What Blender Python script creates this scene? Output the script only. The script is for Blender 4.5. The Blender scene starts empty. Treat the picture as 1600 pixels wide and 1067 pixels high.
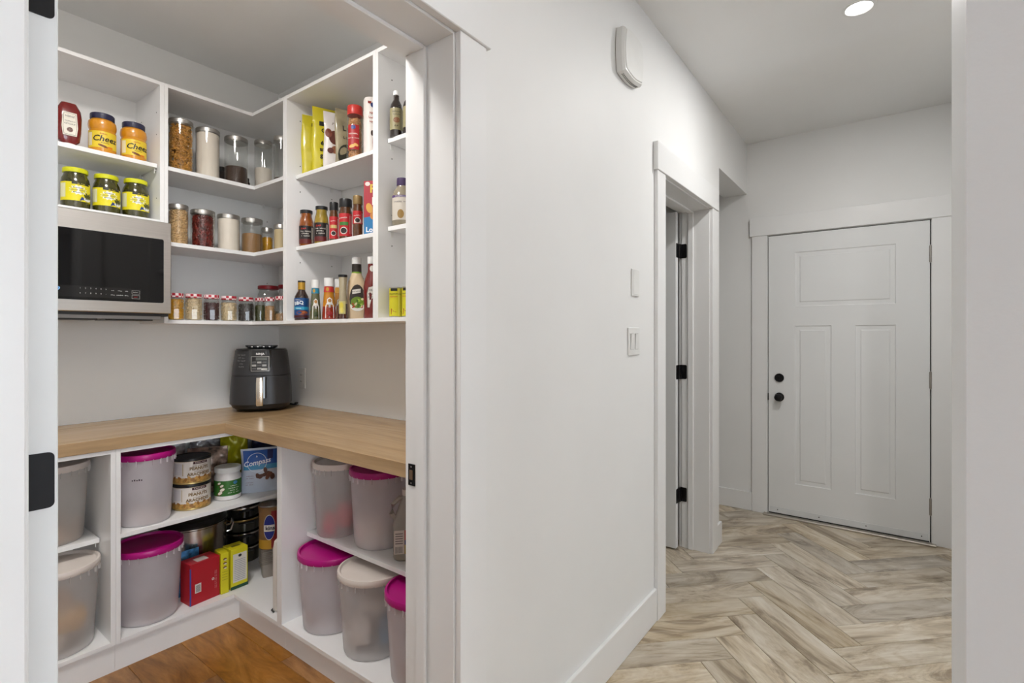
import bpy, bmesh, math, random
from mathutils import Vector, Matrix
PI = math.pi
random.seed(7)
sc = bpy.context.scene
COL = sc.collection

# ------------------------------------------------------------------ camera
F_PX, V0, YAW = 800.0, 522.0, math.radians(36.7)
CX, CY, CZ = 0.888, 0.0, 1.322            # hall wall face is x = 0, hall runs along +y
cam_d = bpy.data.cameras.new('camera'); cam = bpy.data.objects.new('camera', cam_d); COL.objects.link(cam)
cam_d.sensor_width = 36.0; cam_d.lens = 36.0 * F_PX / 1600.0
cam_d.shift_y = -(533.5 - V0) / 1600.0
cam_d.clip_start = 0.02
cam.location = (CX, CY, CZ); cam.rotation_euler = (PI / 2, 0, YAW)
sc.camera = cam

# ------------------------------------------------------------------ world, exposure
w = bpy.data.worlds.new('sky'); sc.world = w; w.use_nodes = True
bg = w.node_tree.nodes['Background']
bg.inputs[0].default_value = (0.82, 0.91, 1.0, 1); bg.inputs[1].default_value = 9.0
sc.view_settings.view_transform = 'Standard'; sc.view_settings.look = 'None'
sc.view_settings.gamma = 1.0; sc.view_settings.use_curve_mapping = False
sc.view_settings.exposure = 0.0

def portal(loc, rot, sx, sy):
    l = bpy.data.lights.new('window_portal', 'AREA'); l.shape = 'RECTANGLE'; l.size = sx; l.size_y = sy
    l.cycles.is_portal = True
    o = bpy.data.objects.new('window_portal', l); COL.objects.link(o); o.location = loc; o.rotation_euler = rot
portal((8.0, -1.69, 1.325), (PI / 2, 0, -PI / 2), 4.42, 2.55)
portal((5.0, 2.9, 1.3), (PI / 2, 0, -PI / 2), 1.2, 1.2)  # portal of the added foyer window
P_HALL, P_PANTRY, P_KITCHEN = 13.5, 19.0, 1.5      # lamp watts

# ------------------------------------------------------------------ materials
MATS = {}
def nodes_of(name):
    m = bpy.data.materials.new(name); m.use_nodes = True
    nt = m.node_tree; return m, nt, nt.nodes['Principled BSDF']
def mat(name, col, rough=0.5, metal=0.0, var=0.04, scale=14.0, bump=0.0, bscale=60.0, coat=0.0, spec=0.5, stretch=None, trans=0.0):
    if name in MATS: return MATS[name]
    m, nt, p = nodes_of(name); N, L = nt.nodes, nt.links
    tc = N.new('ShaderNodeTexCoord'); src = tc.outputs['Object']
    if stretch:
        mp = N.new('ShaderNodeMapping'); mp.inputs['Scale'].default_value = stretch; L.new(src, mp.inputs[0]); src = mp.outputs[0]
    nz = N.new('ShaderNodeTexNoise'); nz.inputs['Scale'].default_value = scale; nz.inputs['Detail'].default_value = 3; L.new(src, nz.inputs['Vector'])
    cr = N.new('ShaderNodeValToRGB'); cr.color_ramp.elements[0].position = 0.3; cr.color_ramp.elements[1].position = 0.7
    cr.color_ramp.elements[0].color = tuple(max(0, c * (1 - var)) for c in col) + (1,)
    cr.color_ramp.elements[1].color = tuple(min(1, c * (1 + var)) for c in col) + (1,)
    L.new(nz.outputs['Fac'], cr.inputs[0]); L.new(cr.outputs[0], p.inputs['Base Color'])
    p.inputs['Roughness'].default_value = rough; p.inputs['Metallic'].default_value = metal
    p.inputs['Coat Weight'].default_value = coat; p.inputs['Specular IOR Level'].default_value = spec
    if trans:
        p.inputs['Transmission Weight'].default_value = trans
    if bump:
        nb = N.new('ShaderNodeTexNoise'); nb.inputs['Scale'].default_value = bscale; L.new(src, nb.inputs['Vector'])
        b = N.new('ShaderNodeBump'); b.inputs['Strength'].default_value = bump; b.inputs['Distance'].default_value = 0.004
        L.new(nb.outputs['Fac'], b.inputs['Height']); L.new(b.outputs[0], p.inputs['Normal'])
    MATS[name] = m; return m
def wood_mat(name, cols, axis, scale, rough, stretch=.13, blotch=0.0, sat=(1.0, 1.0), val=(.88, 1.10), knots=0.0, bump=0.05, distort=.9, fine=.35):
    """grain runs along one object axis; every plank shifts the pattern, tone and warmth by its own random number"""
    if name in MATS: return MATS[name]
    m, nt, p = nodes_of(name); N, L = nt.nodes, nt.links
    tc = N.new('ShaderNodeTexCoord'); oi = N.new('ShaderNodeObjectInfo')
    sc_ = N.new('ShaderNodeVectorMath'); sc_.operation = 'SCALE'; sc_.inputs[0].default_value = (31, 17, 11); L.new(oi.outputs['Random'], sc_.inputs['Scale'])
    ad = N.new('ShaderNodeVectorMath'); L.new(tc.outputs['Object'], ad.inputs[0]); L.new(sc_.outputs[0], ad.inputs[1])
    def mapped(k):
        mp = N.new('ShaderNodeMapping'); v = [1.0, 1.0, 1.0]; v[axis] = k; mp.inputs['Scale'].default_value = v; L.new(ad.outputs[0], mp.inputs[0]); return mp.outputs[0]
    def noise(src, sc, det, dist, rg=.6):
        n = N.new('ShaderNodeTexNoise'); n.inputs['Scale'].default_value = sc; n.inputs['Detail'].default_value = det; n.inputs['Distortion'].default_value = dist; n.inputs['Roughness'].default_value = rg; L.new(src, n.inputs['Vector']); return n.outputs['Fac']
    def ramp(src, pts):
        cr = N.new('ShaderNodeValToRGB'); e = cr.color_ramp.elements; e[0].position, e[1].position = pts[0][0], pts[-1][0]; e[0].color = pts[0][1] + (1,); e[1].color = pts[-1][1] + (1,)
        for q, c in pts[1:-1]: e.new(q).color = c + (1,)
        L.new(src, cr.inputs[0]); return cr.outputs[0]
    def mix(mode, f, a, b):
        x = N.new('ShaderNodeMix'); x.data_type = 'RGBA'; x.blend_type = mode; x.inputs['Factor'].default_value = f; L.new(a, x.inputs['A']); L.new(b, x.inputs['B']); return x.outputs['Result']
    out = ramp(noise(mapped(stretch), scale, 6, distort, .62), [(.28 + .47 * i / (len(cols) - 1), c) for i, c in enumerate(cols)])
    n2 = noise(mapped(stretch * .6), scale * 6.0, 4, .2); out = mix('OVERLAY', fine, out, n2)
    if blotch: out = mix('MULTIPLY', blotch, out, ramp(noise(mapped(.28), scale * .55, 5, 1.8, .7), [(.36, (.34, .27, .20)), (.46, (.80, .74, .64)), (.56, (1, 1, 1))]))
    if knots:
        vo = N.new('ShaderNodeTexVoronoi'); vo.inputs['Scale'].default_value = knots; L.new(mapped(.5), vo.inputs['Vector'])
        out = mix('MULTIPLY', .8, out, ramp(vo.outputs['Distance'], [(.02, (.12, .09, .07)), (.11, (1, 1, 1))]))
    hsv = N.new('ShaderNodeHueSaturation'); L.new(out, hsv.inputs['Color'])
    def rnd_to(lo, hi, sock, k):
        mu = N.new('ShaderNodeMath'); mu.operation = 'MULTIPLY'; mu.inputs[1].default_value = k; L.new(oi.outputs['Random'], mu.inputs[0])
        fr = N.new('ShaderNodeMath'); fr.operation = 'FRACT'; L.new(mu.outputs[0], fr.inputs[0])
        mr = N.new('ShaderNodeMapRange'); mr.inputs['To Min'].default_value = lo; mr.inputs['To Max'].default_value = hi; L.new(fr.outputs[0], mr.inputs['Value']); L.new(mr.outputs[0], hsv.inputs[sock])
    rnd_to(val[0], val[1], 'Value', 1.0); rnd_to(sat[0], sat[1], 'Saturation', 7.3)
    L.new(hsv.outputs['Color'], p.inputs['Base Color']); p.inputs['Roughness'].default_value = rough
    b = N.new('ShaderNodeBump'); b.inputs['Strength'].default_value = bump; b.inputs['Distance'].default_value = 0.003; L.new(n2, b.inputs['Height']); L.new(b.outputs[0], p.inputs['Normal'])
    MATS[name] = m; return m
def shader_mat(name):
    m = bpy.data.materials.new(name); m.use_nodes = True; nt = m.node_tree
    for n in list(nt.nodes):
        if n.type != 'OUTPUT_MATERIAL': nt.nodes.remove(n)
    return m, nt, [n for n in nt.nodes if n.type == 'OUTPUT_MATERIAL'][0]
def facing_fac(N, L, lo, hi):
    lw = N.new('ShaderNodeLayerWeight'); lw.inputs['Blend'].default_value = 0.5
    pw = N.new('ShaderNodeMath'); pw.operation = 'POWER'; pw.inputs[1].default_value = 3.0; L.new(lw.outputs['Facing'], pw.inputs[0])
    ma = N.new('ShaderNodeMath'); ma.operation = 'MULTIPLY_ADD'; ma.inputs[1].default_value = hi; ma.inputs[2].default_value = lo; L.new(pw.outputs[0], ma.inputs[0]); return ma
def glass_mat(name, tint=(0.93, 0.94, 0.93), rough=0.03):
    if name in MATS: return MATS[name]
    m, nt, out = shader_mat(name); N, L = nt.nodes, nt.links
    t = N.new('ShaderNodeBsdfTransparent'); t.inputs[0].default_value = tint + (1,)
    g = N.new('ShaderNodeBsdfGlossy'); g.inputs['Roughness'].default_value = rough
    fr = facing_fac(N, L, .06, .85)
    mx = N.new('ShaderNodeMixShader'); L.new(fr.outputs[0], mx.inputs[0]); L.new(t.outputs[0], mx.inputs[1]); L.new(g.outputs[0], mx.inputs[2]); L.new(mx.outputs[0], out.inputs[0])
    MATS[name] = m; return m
def frosted_mat(name, col, clear=0.3, rough=0.3):
    if name in MATS: return MATS[name]
    m, nt, out = shader_mat(name); N, L = nt.nodes, nt.links
    d = N.new('ShaderNodeBsdfDiffuse'); d.inputs[0].default_value = col + (1,)
    tl = N.new('ShaderNodeBsdfTranslucent'); tl.inputs[0].default_value = col + (1,)
    a = N.new('ShaderNodeMixShader'); a.inputs[0].default_value = 0.5; L.new(d.outputs[0], a.inputs[1]); L.new(tl.outputs[0], a.inputs[2])
    t = N.new('ShaderNodeBsdfTransparent'); t.inputs[0].default_value = (0.97, 0.97, 0.97, 1)
    nz = N.new('ShaderNodeTexNoise'); nz.inputs['Scale'].default_value = 9.0; tc = N.new('ShaderNodeTexCoord'); L.new(tc.outputs['Object'], nz.inputs['Vector'])
    mr = N.new('ShaderNodeMapRange'); mr.inputs['To Min'].default_value = clear - 0.06; mr.inputs['To Max'].default_value = clear + 0.06; L.new(nz.outputs['Fac'], mr.inputs['Value'])
    b = N.new('ShaderNodeMixShader'); L.new(mr.outputs[0], b.inputs[0]); L.new(a.outputs[0], b.inputs[1]); L.new(t.outputs[0], b.inputs[2])
    g = N.new('ShaderNodeBsdfGlossy'); g.inputs['Roughness'].default_value = rough
    fr = facing_fac(N, L, .03, .4)
    mx = N.new('ShaderNodeMixShader'); L.new(fr.outputs[0], mx.inputs[0]); L.new(b.outputs[0], mx.inputs[1]); L.new(g.outputs[0], mx.inputs[2]); L.new(mx.outputs[0], out.inputs[0])
    MATS[name] = m; return m
def checker_mat(name, c1, c2, scale):
    if name in MATS: return MATS[name]
    m, nt, p = nodes_of(name); N, L = nt.nodes, nt.links
    tc = N.new('ShaderNodeTexCoord'); ck = N.new('ShaderNodeTexChecker'); ck.inputs['Scale'].default_value = scale
    ck.inputs['Color1'].default_value = c1 + (1,); ck.inputs['Color2'].default_value = c2 + (1,)
    L.new(tc.outputs['Object'], ck.inputs['Vector']); L.new(ck.outputs[0], p.inputs['Base Color']); p.inputs['Roughness'].default_value = 0.35
    MATS[name] = m; return m
def emit_mat(name, col, s):
    if name in MATS: return MATS[name]
    m, nt, out = shader_mat(name); e = nt.nodes.new('ShaderNodeEmission'); e.inputs[0].default_value = col + (1,); e.inputs[1].default_value = s
    nt.links.new(e.outputs[0], out.inputs[0]); MATS[name] = m; return m
def ink(r, g, b, rough=0.45): return mat('print_%d_%d_%d' % (r, g, b), tuple(((c / 255.0 + 0.055) / 1.055) ** 2.4 if c > 10 else c / 3294.0 for c in (r, g, b)), rough, var=0.02)
def rgb(r, g, b): return tuple(((c / 255.0 + 0.055) / 1.055) ** 2.4 if c > 10 else c / 3294.0 for c in (r, g, b))

WALL = mat('wall_paint', (.86, .86, .85), .55, var=.012, scale=3, bump=.03, bscale=260)
CEIL = mat('ceiling_paint', (.88, .88, .87), .7, var=.012, scale=3, bump=.04, bscale=220)
TRIM = mat('trim_paint', (.87, .87, .865), .32, var=.01, scale=5)
DOORP = mat('door_paint', (.82, .83, .83), .38, var=.01, scale=5)
MELA = mat('white_melamine', (.86, .855, .85), .38, var=.012, scale=8)
BLACKM = mat('black_metal', (.012, .012, .013), .38, .6, var=.2)
STEEL = mat('brushed_steel', (.60, .565, .53), .30, 1.0, var=.05, scale=30, stretch=(1, .05, 14), bump=.02, bscale=90)
LIDSTEEL = mat('canister_steel', (.52, .50, .47), .38, 1.0, var=.06, scale=20, stretch=(1, 1, 20))
NICKEL = mat('satin_nickel', (.42, .39, .36), .35, 1.0)
CHROME = mat('polished_chrome', (.86, .80, .70), .12, 1.0, var=.02)
GLASS = glass_mat('clear_glass')
BLACKP = mat('black_plastic', (.012, .012, .013), .35, var=.2)
WHITEP = mat('white_plastic', (.82, .82, .80), .35, var=.02)
DARK = mat('dark_rubber', (.010, .010, .010), .6, var=.2)
COUNTER = wood_mat('oak_worktop', [(.40, .255, .13), (.50, .335, .18), (.58, .40, .23)], 0, 7.0, .26, bump=.02, blotch=.12)
COUNTER_Y = wood_mat('oak_worktop_side', [(.40, .255, .13), (.50, .335, .18), (.58, .40, .23)], 1, 7.0, .26, bump=.02, blotch=.12)
TILE = wood_mat('wood_look_tile', [(.38, .31, .22), (.56, .485, .375), (.66, .59, .485), (.77, .71, .61)], 0, 10.0, .42, stretch=.16, blotch=.75, sat=(.72, 1.15), val=(.92, 1.16), knots=0, bump=.06, distort=1.4)
OAK = wood_mat('hardwood', [(.15, .062, .018), (.33, .155, .05), (.46, .245, .095)], 0, 9.0, .34, stretch=.25, blotch=.35, sat=(.95, 1.15), val=(.80, 1.12), knots=3.4, bump=.06, distort=2.6)
GROUT = mat('grout', (.22, .19, .15), .8, var=.1, scale=80)

# ------------------------------------------------------------------ mesh helpers
def box(bm, x0, x1, y0, y1, z0, z1, bev=0.0):
    r = bmesh.ops.create_cube(bm, size=1.0)
    vs = r['verts']
    for v in vs:
        v.co = Vector(((x0 + x1) / 2 + v.co.x * (x1 - x0), (y0 + y1) / 2 + v.co.y * (y1 - y0), (z0 + z1) / 2 + v.co.z * (z1 - z0)))
    if bev:
        es = list({e for v in vs for e in v.link_edges})
        bmesh.ops.bevel(bm, geom=es, offset=bev, segments=1, affect='EDGES', profile=0.5)
def loft(bm, rings, cap0=True, cap1=True, closed=False):
    R = [[bm.verts.new(p) for p in r] for r in rings]; n = len(R[0])
    for a, b in zip(R, R[1:]):
        for i in range(n):
            j = (i + 1) % n
            bm.faces.new((a[i], a[j], b[j], b[i]))
    if closed:
        for i in range(n):
            j = (i + 1) % n; bm.faces.new((R[-1][i], R[-1][j], R[0][j], R[0][i]))
    else:
        if cap0: bm.faces.new(list(reversed(R[0])))
        if cap1: bm.faces.new(R[-1])
def circ(r, z, n=32, sx=1.0, sy=1.0, cx=0.0, cy=0.0): return [(cx + r * sx * math.cos(2 * PI * i / n), cy + r * sy * math.sin(2 * PI * i / n), z) for i in range(n)]
def lathe(bm, prof, n=32, cap0=True, cap1=True, sx=1.0, sy=1.0, cx=0.0, cy=0.0):
    loft(bm, [circ(max(r, 1e-4), z, n, sx, sy, cx, cy) for r, z in prof], cap0, cap1)
def rrect(w, d, rad, z, k=4, cx=0.0, cy=0.0):
    pts = []
    rad = min(rad, w / 2 - 1e-4, d / 2 - 1e-4)
    for qx, qy, a0 in ((1, 1, 0), (-1, 1, PI / 2), (-1, -1, PI), (1, -1, 3 * PI / 2)):
        for i in range(k + 1):
            a = a0 + PI / 2 * i / k
            pts.append((cx + qx * (w / 2 - rad) + rad * math.cos(a), cy + qy * (d / 2 - rad) + rad * math.sin(a), z))
    return pts
def tube(bm, pts, r, n=8):
    pts = [Vector(p) for p in pts]; rings = []
    for i, p in enumerate(pts):
        t = (pts[min(i + 1, len(pts) - 1)] - pts[max(i - 1, 0)]).normalized()
        a = t.cross(Vector((0, 0, 1)))
        if a.length < 1e-3: a = t.cross(Vector((0, 1, 0)))
        a.normalize(); b = t.cross(a)
        rings.append([tuple(p + (a * math.cos(2 * PI * k / n) + b * math.sin(2 * PI * k / n)) * r) for k in range(n)])
    loft(bm, rings)
def finish(bm, name, sharp=32):
    bmesh.ops.recalc_face_normals(bm, faces=bm.faces)
    me = bpy.data.meshes.new(name); bm.to_mesh(me); bm.free()
    for p in me.polygons: p.use_smooth = True
    me.set_sharp_from_angle(angle=math.radians(sharp)); return me
def obj(name, bm, m, parent=None, loc=None, sharp=32):
    me = finish(bm, name, sharp) if isinstance(bm, bmesh.types.BMesh) else bm
    if m is not None and not me.materials: me.materials.append(m)
    o = bpy.data.objects.new(name, me); COL.objects.link(o)
    if parent is not None: o.parent = parent
    if loc is not None: o.location = loc
    return o
def NB(): return bmesh.new()
def bxo(name, m, parent, *a, **k):
    bm = NB(); box(bm, *a, **k); return obj(name, bm, m, parent)
def lao(name, m, parent, prof, **k):
    bm = NB(); lathe(bm, prof, **k); return obj(name, bm, m, parent)
def tag(o, label=None, cat=None, group=None, kind=None):
    if label: o['label'] = label
    if cat: o['category'] = cat
    if group: o['group'] = group
    if kind: o['kind'] = kind
    return o
def thing(name, label, cat, loc=(0, 0, 0), rz=0.0, group=None):
    o = bpy.data.objects.new(name, None); COL.objects.link(o); o.empty_display_size = .05
    o.location = loc; o.rotation_euler = (0, 0, rz); return tag(o, label, cat, group)
def struct(name, bm, m, label=None):
    o = obj(name, bm, m); o['kind'] = 'structure'
    if label: o['label'] = label
    return o
def sroot(name, label, loc=(0, 0, 0)):
    o = bpy.data.objects.new(name, None); COL.objects.link(o); o.location = loc; o['kind'] = 'structure'; o['label'] = label; return o
def copy_tree(o, parent=None):
    c = o.copy(); COL.objects.link(c); c.parent = parent
    for ch in o.children: copy_tree(ch, c)
    return c
# photo pixel -> ray; distance comes from the shelf, wall or floor plane the thing touches
FW = (-math.sin(YAW), math.cos(YAW)); RT = (math.cos(YAW), math.sin(YAW))
def ray(u): k = (u - 800.0) / F_PX; return (FW[0] + k * RT[0], FW[1] + k * RT[1])
def at(u, x=None, y=None):
    r = ray(u); t = (x - CX) / r[0] if x is not None else y / r[1]
    return (CX + t * r[0], t * r[1], t)
def fit(u0, u1, vt, zb, x=None, y=None):
    """x, y, radius, height of a round thing standing on a shelf at height zb, axis in a known plane"""
    u = (u0 + u1) / 2; X, Y, d = at(u, x, y); th = math.atan((u - 800) / F_PX)
    return X, Y, (u1 - u0) * d * math.cos(th) / (2 * F_PX), CZ + (V0 - vt) / F_PX * d - zb
def facing(x, y, off=0.0):
    dx, dy = CX - x, CY - y; return math.atan2(dx, -dy) + off      # local -Y looks at the doorway

# ---- flat print wrapped on a face: s to the right, t up, seen from local -Y
def m_flat(d): return lambda s, t, e: (s, -d - e, t)
def m_cyl(r): return lambda s, t, e: ((r + e) * math.sin(s / r), -(r + e) * math.cos(s / r), t)
def p_rect(parent, mp, s0, s1, t0, t1, m, name='label', e=.0006, n=None):
    n = n or max(1, int(abs(s1 - s0) / .008)); bm = NB(); R = []
    for i in range(n + 1):
        s = s0 + (s1 - s0) * i / n
        R.append([bm.verts.new(mp(s, t0 + (t1 - t0) * k / 4, e)) for k in range(5)])
    for a, b in zip(R, R[1:]):
        for k in range(4): bm.faces.new((a[k], b[k], b[k + 1], a[k + 1]))
    me = bpy.data.meshes.new(name); bm.to_mesh(me); bm.free()
    for p in me.polygons: p.use_smooth = True
    me.materials.append(m); return obj(name, me, None, parent)
def p_poly(parent, mp, pts, m, name='picture', e=.0012):
    bm = NB(); cs = sum(p[0] for p in pts) / len(pts); ct = sum(p[1] for p in pts) / len(pts)
    c = bm.verts.new(mp(cs, ct, e)); V = [bm.verts.new(mp(p[0], p[1], e)) for p in pts]
    for i in range(len(V)): bm.faces.new((c, V[i], V[(i + 1) % len(V)]))
    me = bpy.data.meshes.new(name); bm.to_mesh(me); bm.free(); me.materials.append(m); return obj(name, me, None, parent)
def p_ell(parent, mp, s, t, a, b, m, name='picture', e=.0012, n=16, rot=0.0):
    pts = []
    for i in range(n):
        q = 2 * PI * i / n; x, y = a * math.cos(q), b * math.sin(q)
        pts.append((s + x * math.cos(rot) - y * math.sin(rot), t + x * math.sin(rot) + y * math.cos(rot)))
    return p_poly(parent, mp, pts, m, name, e)
def p_text(parent, mp, body, size, s, t, m, e=.0018, shear=0.0, rot=0.0, fat=0.0, sx=1.0):
    cu = bpy.data.curves.new('lettering', 'FONT'); cu.body = body; cu.size = size; cu.align_x = 'CENTER'; cu.align_y = 'CENTER'
    cu.resolution_u = 2; cu.shear = shear; cu.offset = fat; cu.fill_mode = 'FRONT'
    o = bpy.data.objects.new('lettering', cu); me = bpy.data.meshes.new_from_object(o)
    bpy.data.objects.remove(o); bpy.data.curves.remove(cu)
    for v in me.vertices:
        x, y = v.co.x * sx, v.co.y
        v.co = mp(s + x * math.cos(rot) - y * math.sin(rot), t + x * math.sin(rot) + y * math.cos(rot), e)
    me.materials.clear(); me.materials.append(m); return obj('lettering', me, None, parent)
def p_scrib(parent, mp, body, size, s, t, m, e=.0018, shear=0.0, rot=0.0, fat=0.0, sx=1.0):
    """a line of print too small to read: one short stroke pair per character"""
    bm = NB(); n = len(body); rnd = random.Random(n * 7 + int(size * 1e4)); w_ = size * .52 * sx; x = -n * w_ / 2
    for ch in body:
        if ch != ' ':
            hh = size * rnd.uniform(.40, .62) / 2
            for a, b, c, d in ((x + w_ * .08, x + w_ * .34, -size * .25, -size * .25 + 2 * hh), (x + w_ * .34, x + w_ * .82, -size * .25 + rnd.choice((0, .12, .22)) * size, 0)):
                if d == 0: d = c + size * .14
                pts = []
                for p, q in ((a, c), (b, c), (b, d), (a, d)):
                    p2 = p + shear * q; pts.append(bm.verts.new(mp(s + p2 * math.cos(rot) - q * math.sin(rot), t + p2 * math.sin(rot) + q * math.cos(rot), e)))
                bm.faces.new(pts)
        x += w_
    me = bpy.data.meshes.new('fine_print'); bm.to_mesh(me); bm.free(); me.materials.append(m); o = obj('fine_print', me, None, parent); o['kind'] = 'stuff'; return o
def grains(parent, name, m, n, r, z0, z1, size, shape='grain', seed=1, label=None):
    """loose food packed just inside the glass; too small to pick apart, one mesh"""
    rnd = random.Random(seed); bm = NB()
    for i in range(n):
        half = {'grain': .7, 'spiral': 1.2, 'pod': 1.1}[shape] * size; rin = math.sqrt(max(1e-6, r * r - half * half)) - size * .75
        a = rnd.uniform(0, 2 * PI); out = rnd.random() < .85; rr = rin * (rnd.uniform(.93, 1.0) if out else rnd.random() ** .5 * .9)
        z = rnd.uniform(z0 + half, max(z0 + half, z1 - half)) if out else z1 - size * rnd.random()
        M = Matrix.Translation((rr * math.cos(a), rr * math.sin(a), z)) @ Matrix.Rotation(a + PI / 2, 4, 'Z') @ Matrix.Rotation(rnd.uniform(-PI, PI) if out else rnd.uniform(-.3, .3), 4, 'Y')
        if shape == 'grain':
            g = bmesh.ops.create_icosphere(bm, subdivisions=1, radius=size, matrix=M @ Matrix.Diagonal((1, .75, .55, 1)))
        elif shape == 'spiral':
            pts = [M @ Vector((size * 2.4 * (k / 5 - .5), size * .45 * math.cos(k * 1.9), size * .45 * math.sin(k * 1.9))) for k in range(6)]; tube(bm, pts, size * .32, 5)
        elif shape == 'pod':
            k = rnd.uniform(-.25, .25); pts = [M @ Vector((size * 2.2 * (q / 4 - .5), 0, k * size * (q / 2 - 1) ** 2 * 2)) for q in range(5)]; tube(bm, pts, size * .26, 5)
    me = finish(bm, name, 60); me.materials.append(m); o = obj(name, me, None, parent); o['kind'] = 'stuff'
    if label: o['label'] = label
    return o

# ================================================================== THE SETTING
H = 2.754; WT = .168                       # ceiling height, hall wall thickness
def wallbox(name, m, *boxes, label=None):
    bm = NB()
    for b in boxes: box(bm, *b)
    return struct(name, bm, m, label)
PJ0, PJ1, PH = .156, .9455, 2.078          # pantry doorway between jamb faces, head height
KJ0, KJ1, KH = 2.400, 3.180, 2.074         # hall room doorway
JT = .019
wallbox('wall_left', WALL,
        (-WT, 0, -4.0, PJ0 - JT, 0, H), (-WT, 0, PJ0 - JT, PJ1 + JT, PH + JT, H),
        (-WT, 0, PJ1 + JT, KJ0 - JT, 0, H), (-WT, 0, KJ0 - JT, KJ1 + JT, KH + JT, H),
        (-WT, 0, KJ1 + JT, 3.39, 0, H), (-WT, 0, 3.39, 4.16, 2.377, H), label='white painted hall wall with two doorways')
DX0, DX1, DZ = .1487, 1.0713, 2.0397       # entry door
wallbox('wall_far', WALL, (-1.4, DX0 - .006, 4.16, 4.30, 0, H), (DX1 + .006, 1.5, 4.16, 4.30, 0, H), (DX0 - .006, DX1 + .006, 4.16, 4.30, DZ + .006, H), label='white wall at the end of the hall around the entry door')
wallbox('wall_right', WALL, (1.30, 1.42, 3.05, 4.16, 0, H), (1.42, 5.0, 4.16, 4.30, 0, H), label='right hand hall wall beyond the open foyer')
wallbox('wall_near', WALL, (.935, 8.0, .55, .68, 0, H), label='wall end beside the opening into the hall')
wallbox('wall_pantry_left', WALL, (-2.16, -2.06, -.70, 1.72, 0, H), label='left wall of the pantry')
wallbox('wall_pantry_back', WALL, (-2.06, -WT, 1.62, 1.72, 0, H), label='back wall of the pantry')
wallbox('wall_pantry_front', WALL, (-2.06, -WT, -.70, -.60, 0, H), label='front wall of the pantry')
wallbox('wall_side_room', WALL, (-1.40, -1.30, 1.72, 4.16, 0, H), (-1.30, -WT, 3.28, 3.39, 0, H), label='walls of the room beside the hall')
wallbox('wall_back', mat('taupe_bounce', (.40, .35, .31), .6, var=.02, scale=3), (-.168, 8.12, -4.12, -4.0, 0, H), label='kitchen wall behind the camera')  # taupe picked to dim and warm the light bounced onto the wall end
wallbox('wall_outer', mat('taupe_bounce', (.40, .35, .31)), (8.0, 8.12, -4.0, -3.9, 0, H), (8.0, 8.12, .52, .68, 0, H), (8.0, 8.12, -3.9, .52, 0, .05), (8.0, 8.12, -3.9, .52, 2.6, H), label='kitchen wall with a tall patio window')  # same taupe, again to cut the bounced light
wallbox('wall_foyer', WALL, (5.0, 5.12, .68, 2.3, 0, H), (5.0, 5.12, 3.5, 4.30, 0, H), (5.0, 5.12, 2.3, 3.5, 0, .7), (5.0, 5.12, 2.3, 3.5, 1.9, H), label='foyer wall with a small window added for daylight')  # window opening added out of view to let daylight into the hall
def window(name, x0, x1, y0, y1, z0, z1, along):
    r = sroot(name, 'unseen white framed window')
    n = 3
    for k in range(n + 1):
        if along == 'x':
            c = x0 + (x1 - x0) * k / n; c = min(max(c, x0 + .03), x1 - .03); bxo('window_frame', TRIM, r, c - .03, c + .03, y0, y1, z0, z1)
        else:
            c = y0 + (y1 - y0) * k / n; c = min(max(c, y0 + .03), y1 - .03); bxo('window_frame', TRIM, r, x0, x1, c - .03, c + .03, z0, z1)
    if along == 'x':
        bxo('window_frame', TRIM, r, x0 + .06, x1 - .06, y0, y1, z0, z0 + .06); bxo('window_frame', TRIM, r, x0 + .06, x1 - .06, y0, y1, z1 - .06, z1)
    else:
        bxo('window_frame', TRIM, r, x0, x1, y0 + .06, y1 - .06, z0, z0 + .06); bxo('window_frame', TRIM, r, x0, x1, y0 + .06, y1 - .06, z1 - .06, z1)
window('window_1', 8.03, 8.08, -3.9, .52, .05, 2.6, 'y')
window('hall_fill_window', 5.03, 5.08, 2.3, 3.5, .7, 1.9, 'y')  # unseen window, added to light the hall wall and ceiling
wallbox('ceiling', CEIL, (-2.2, 8.12, -4.12, 4.3, H, H + .1), label='flat white ceiling')

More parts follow.
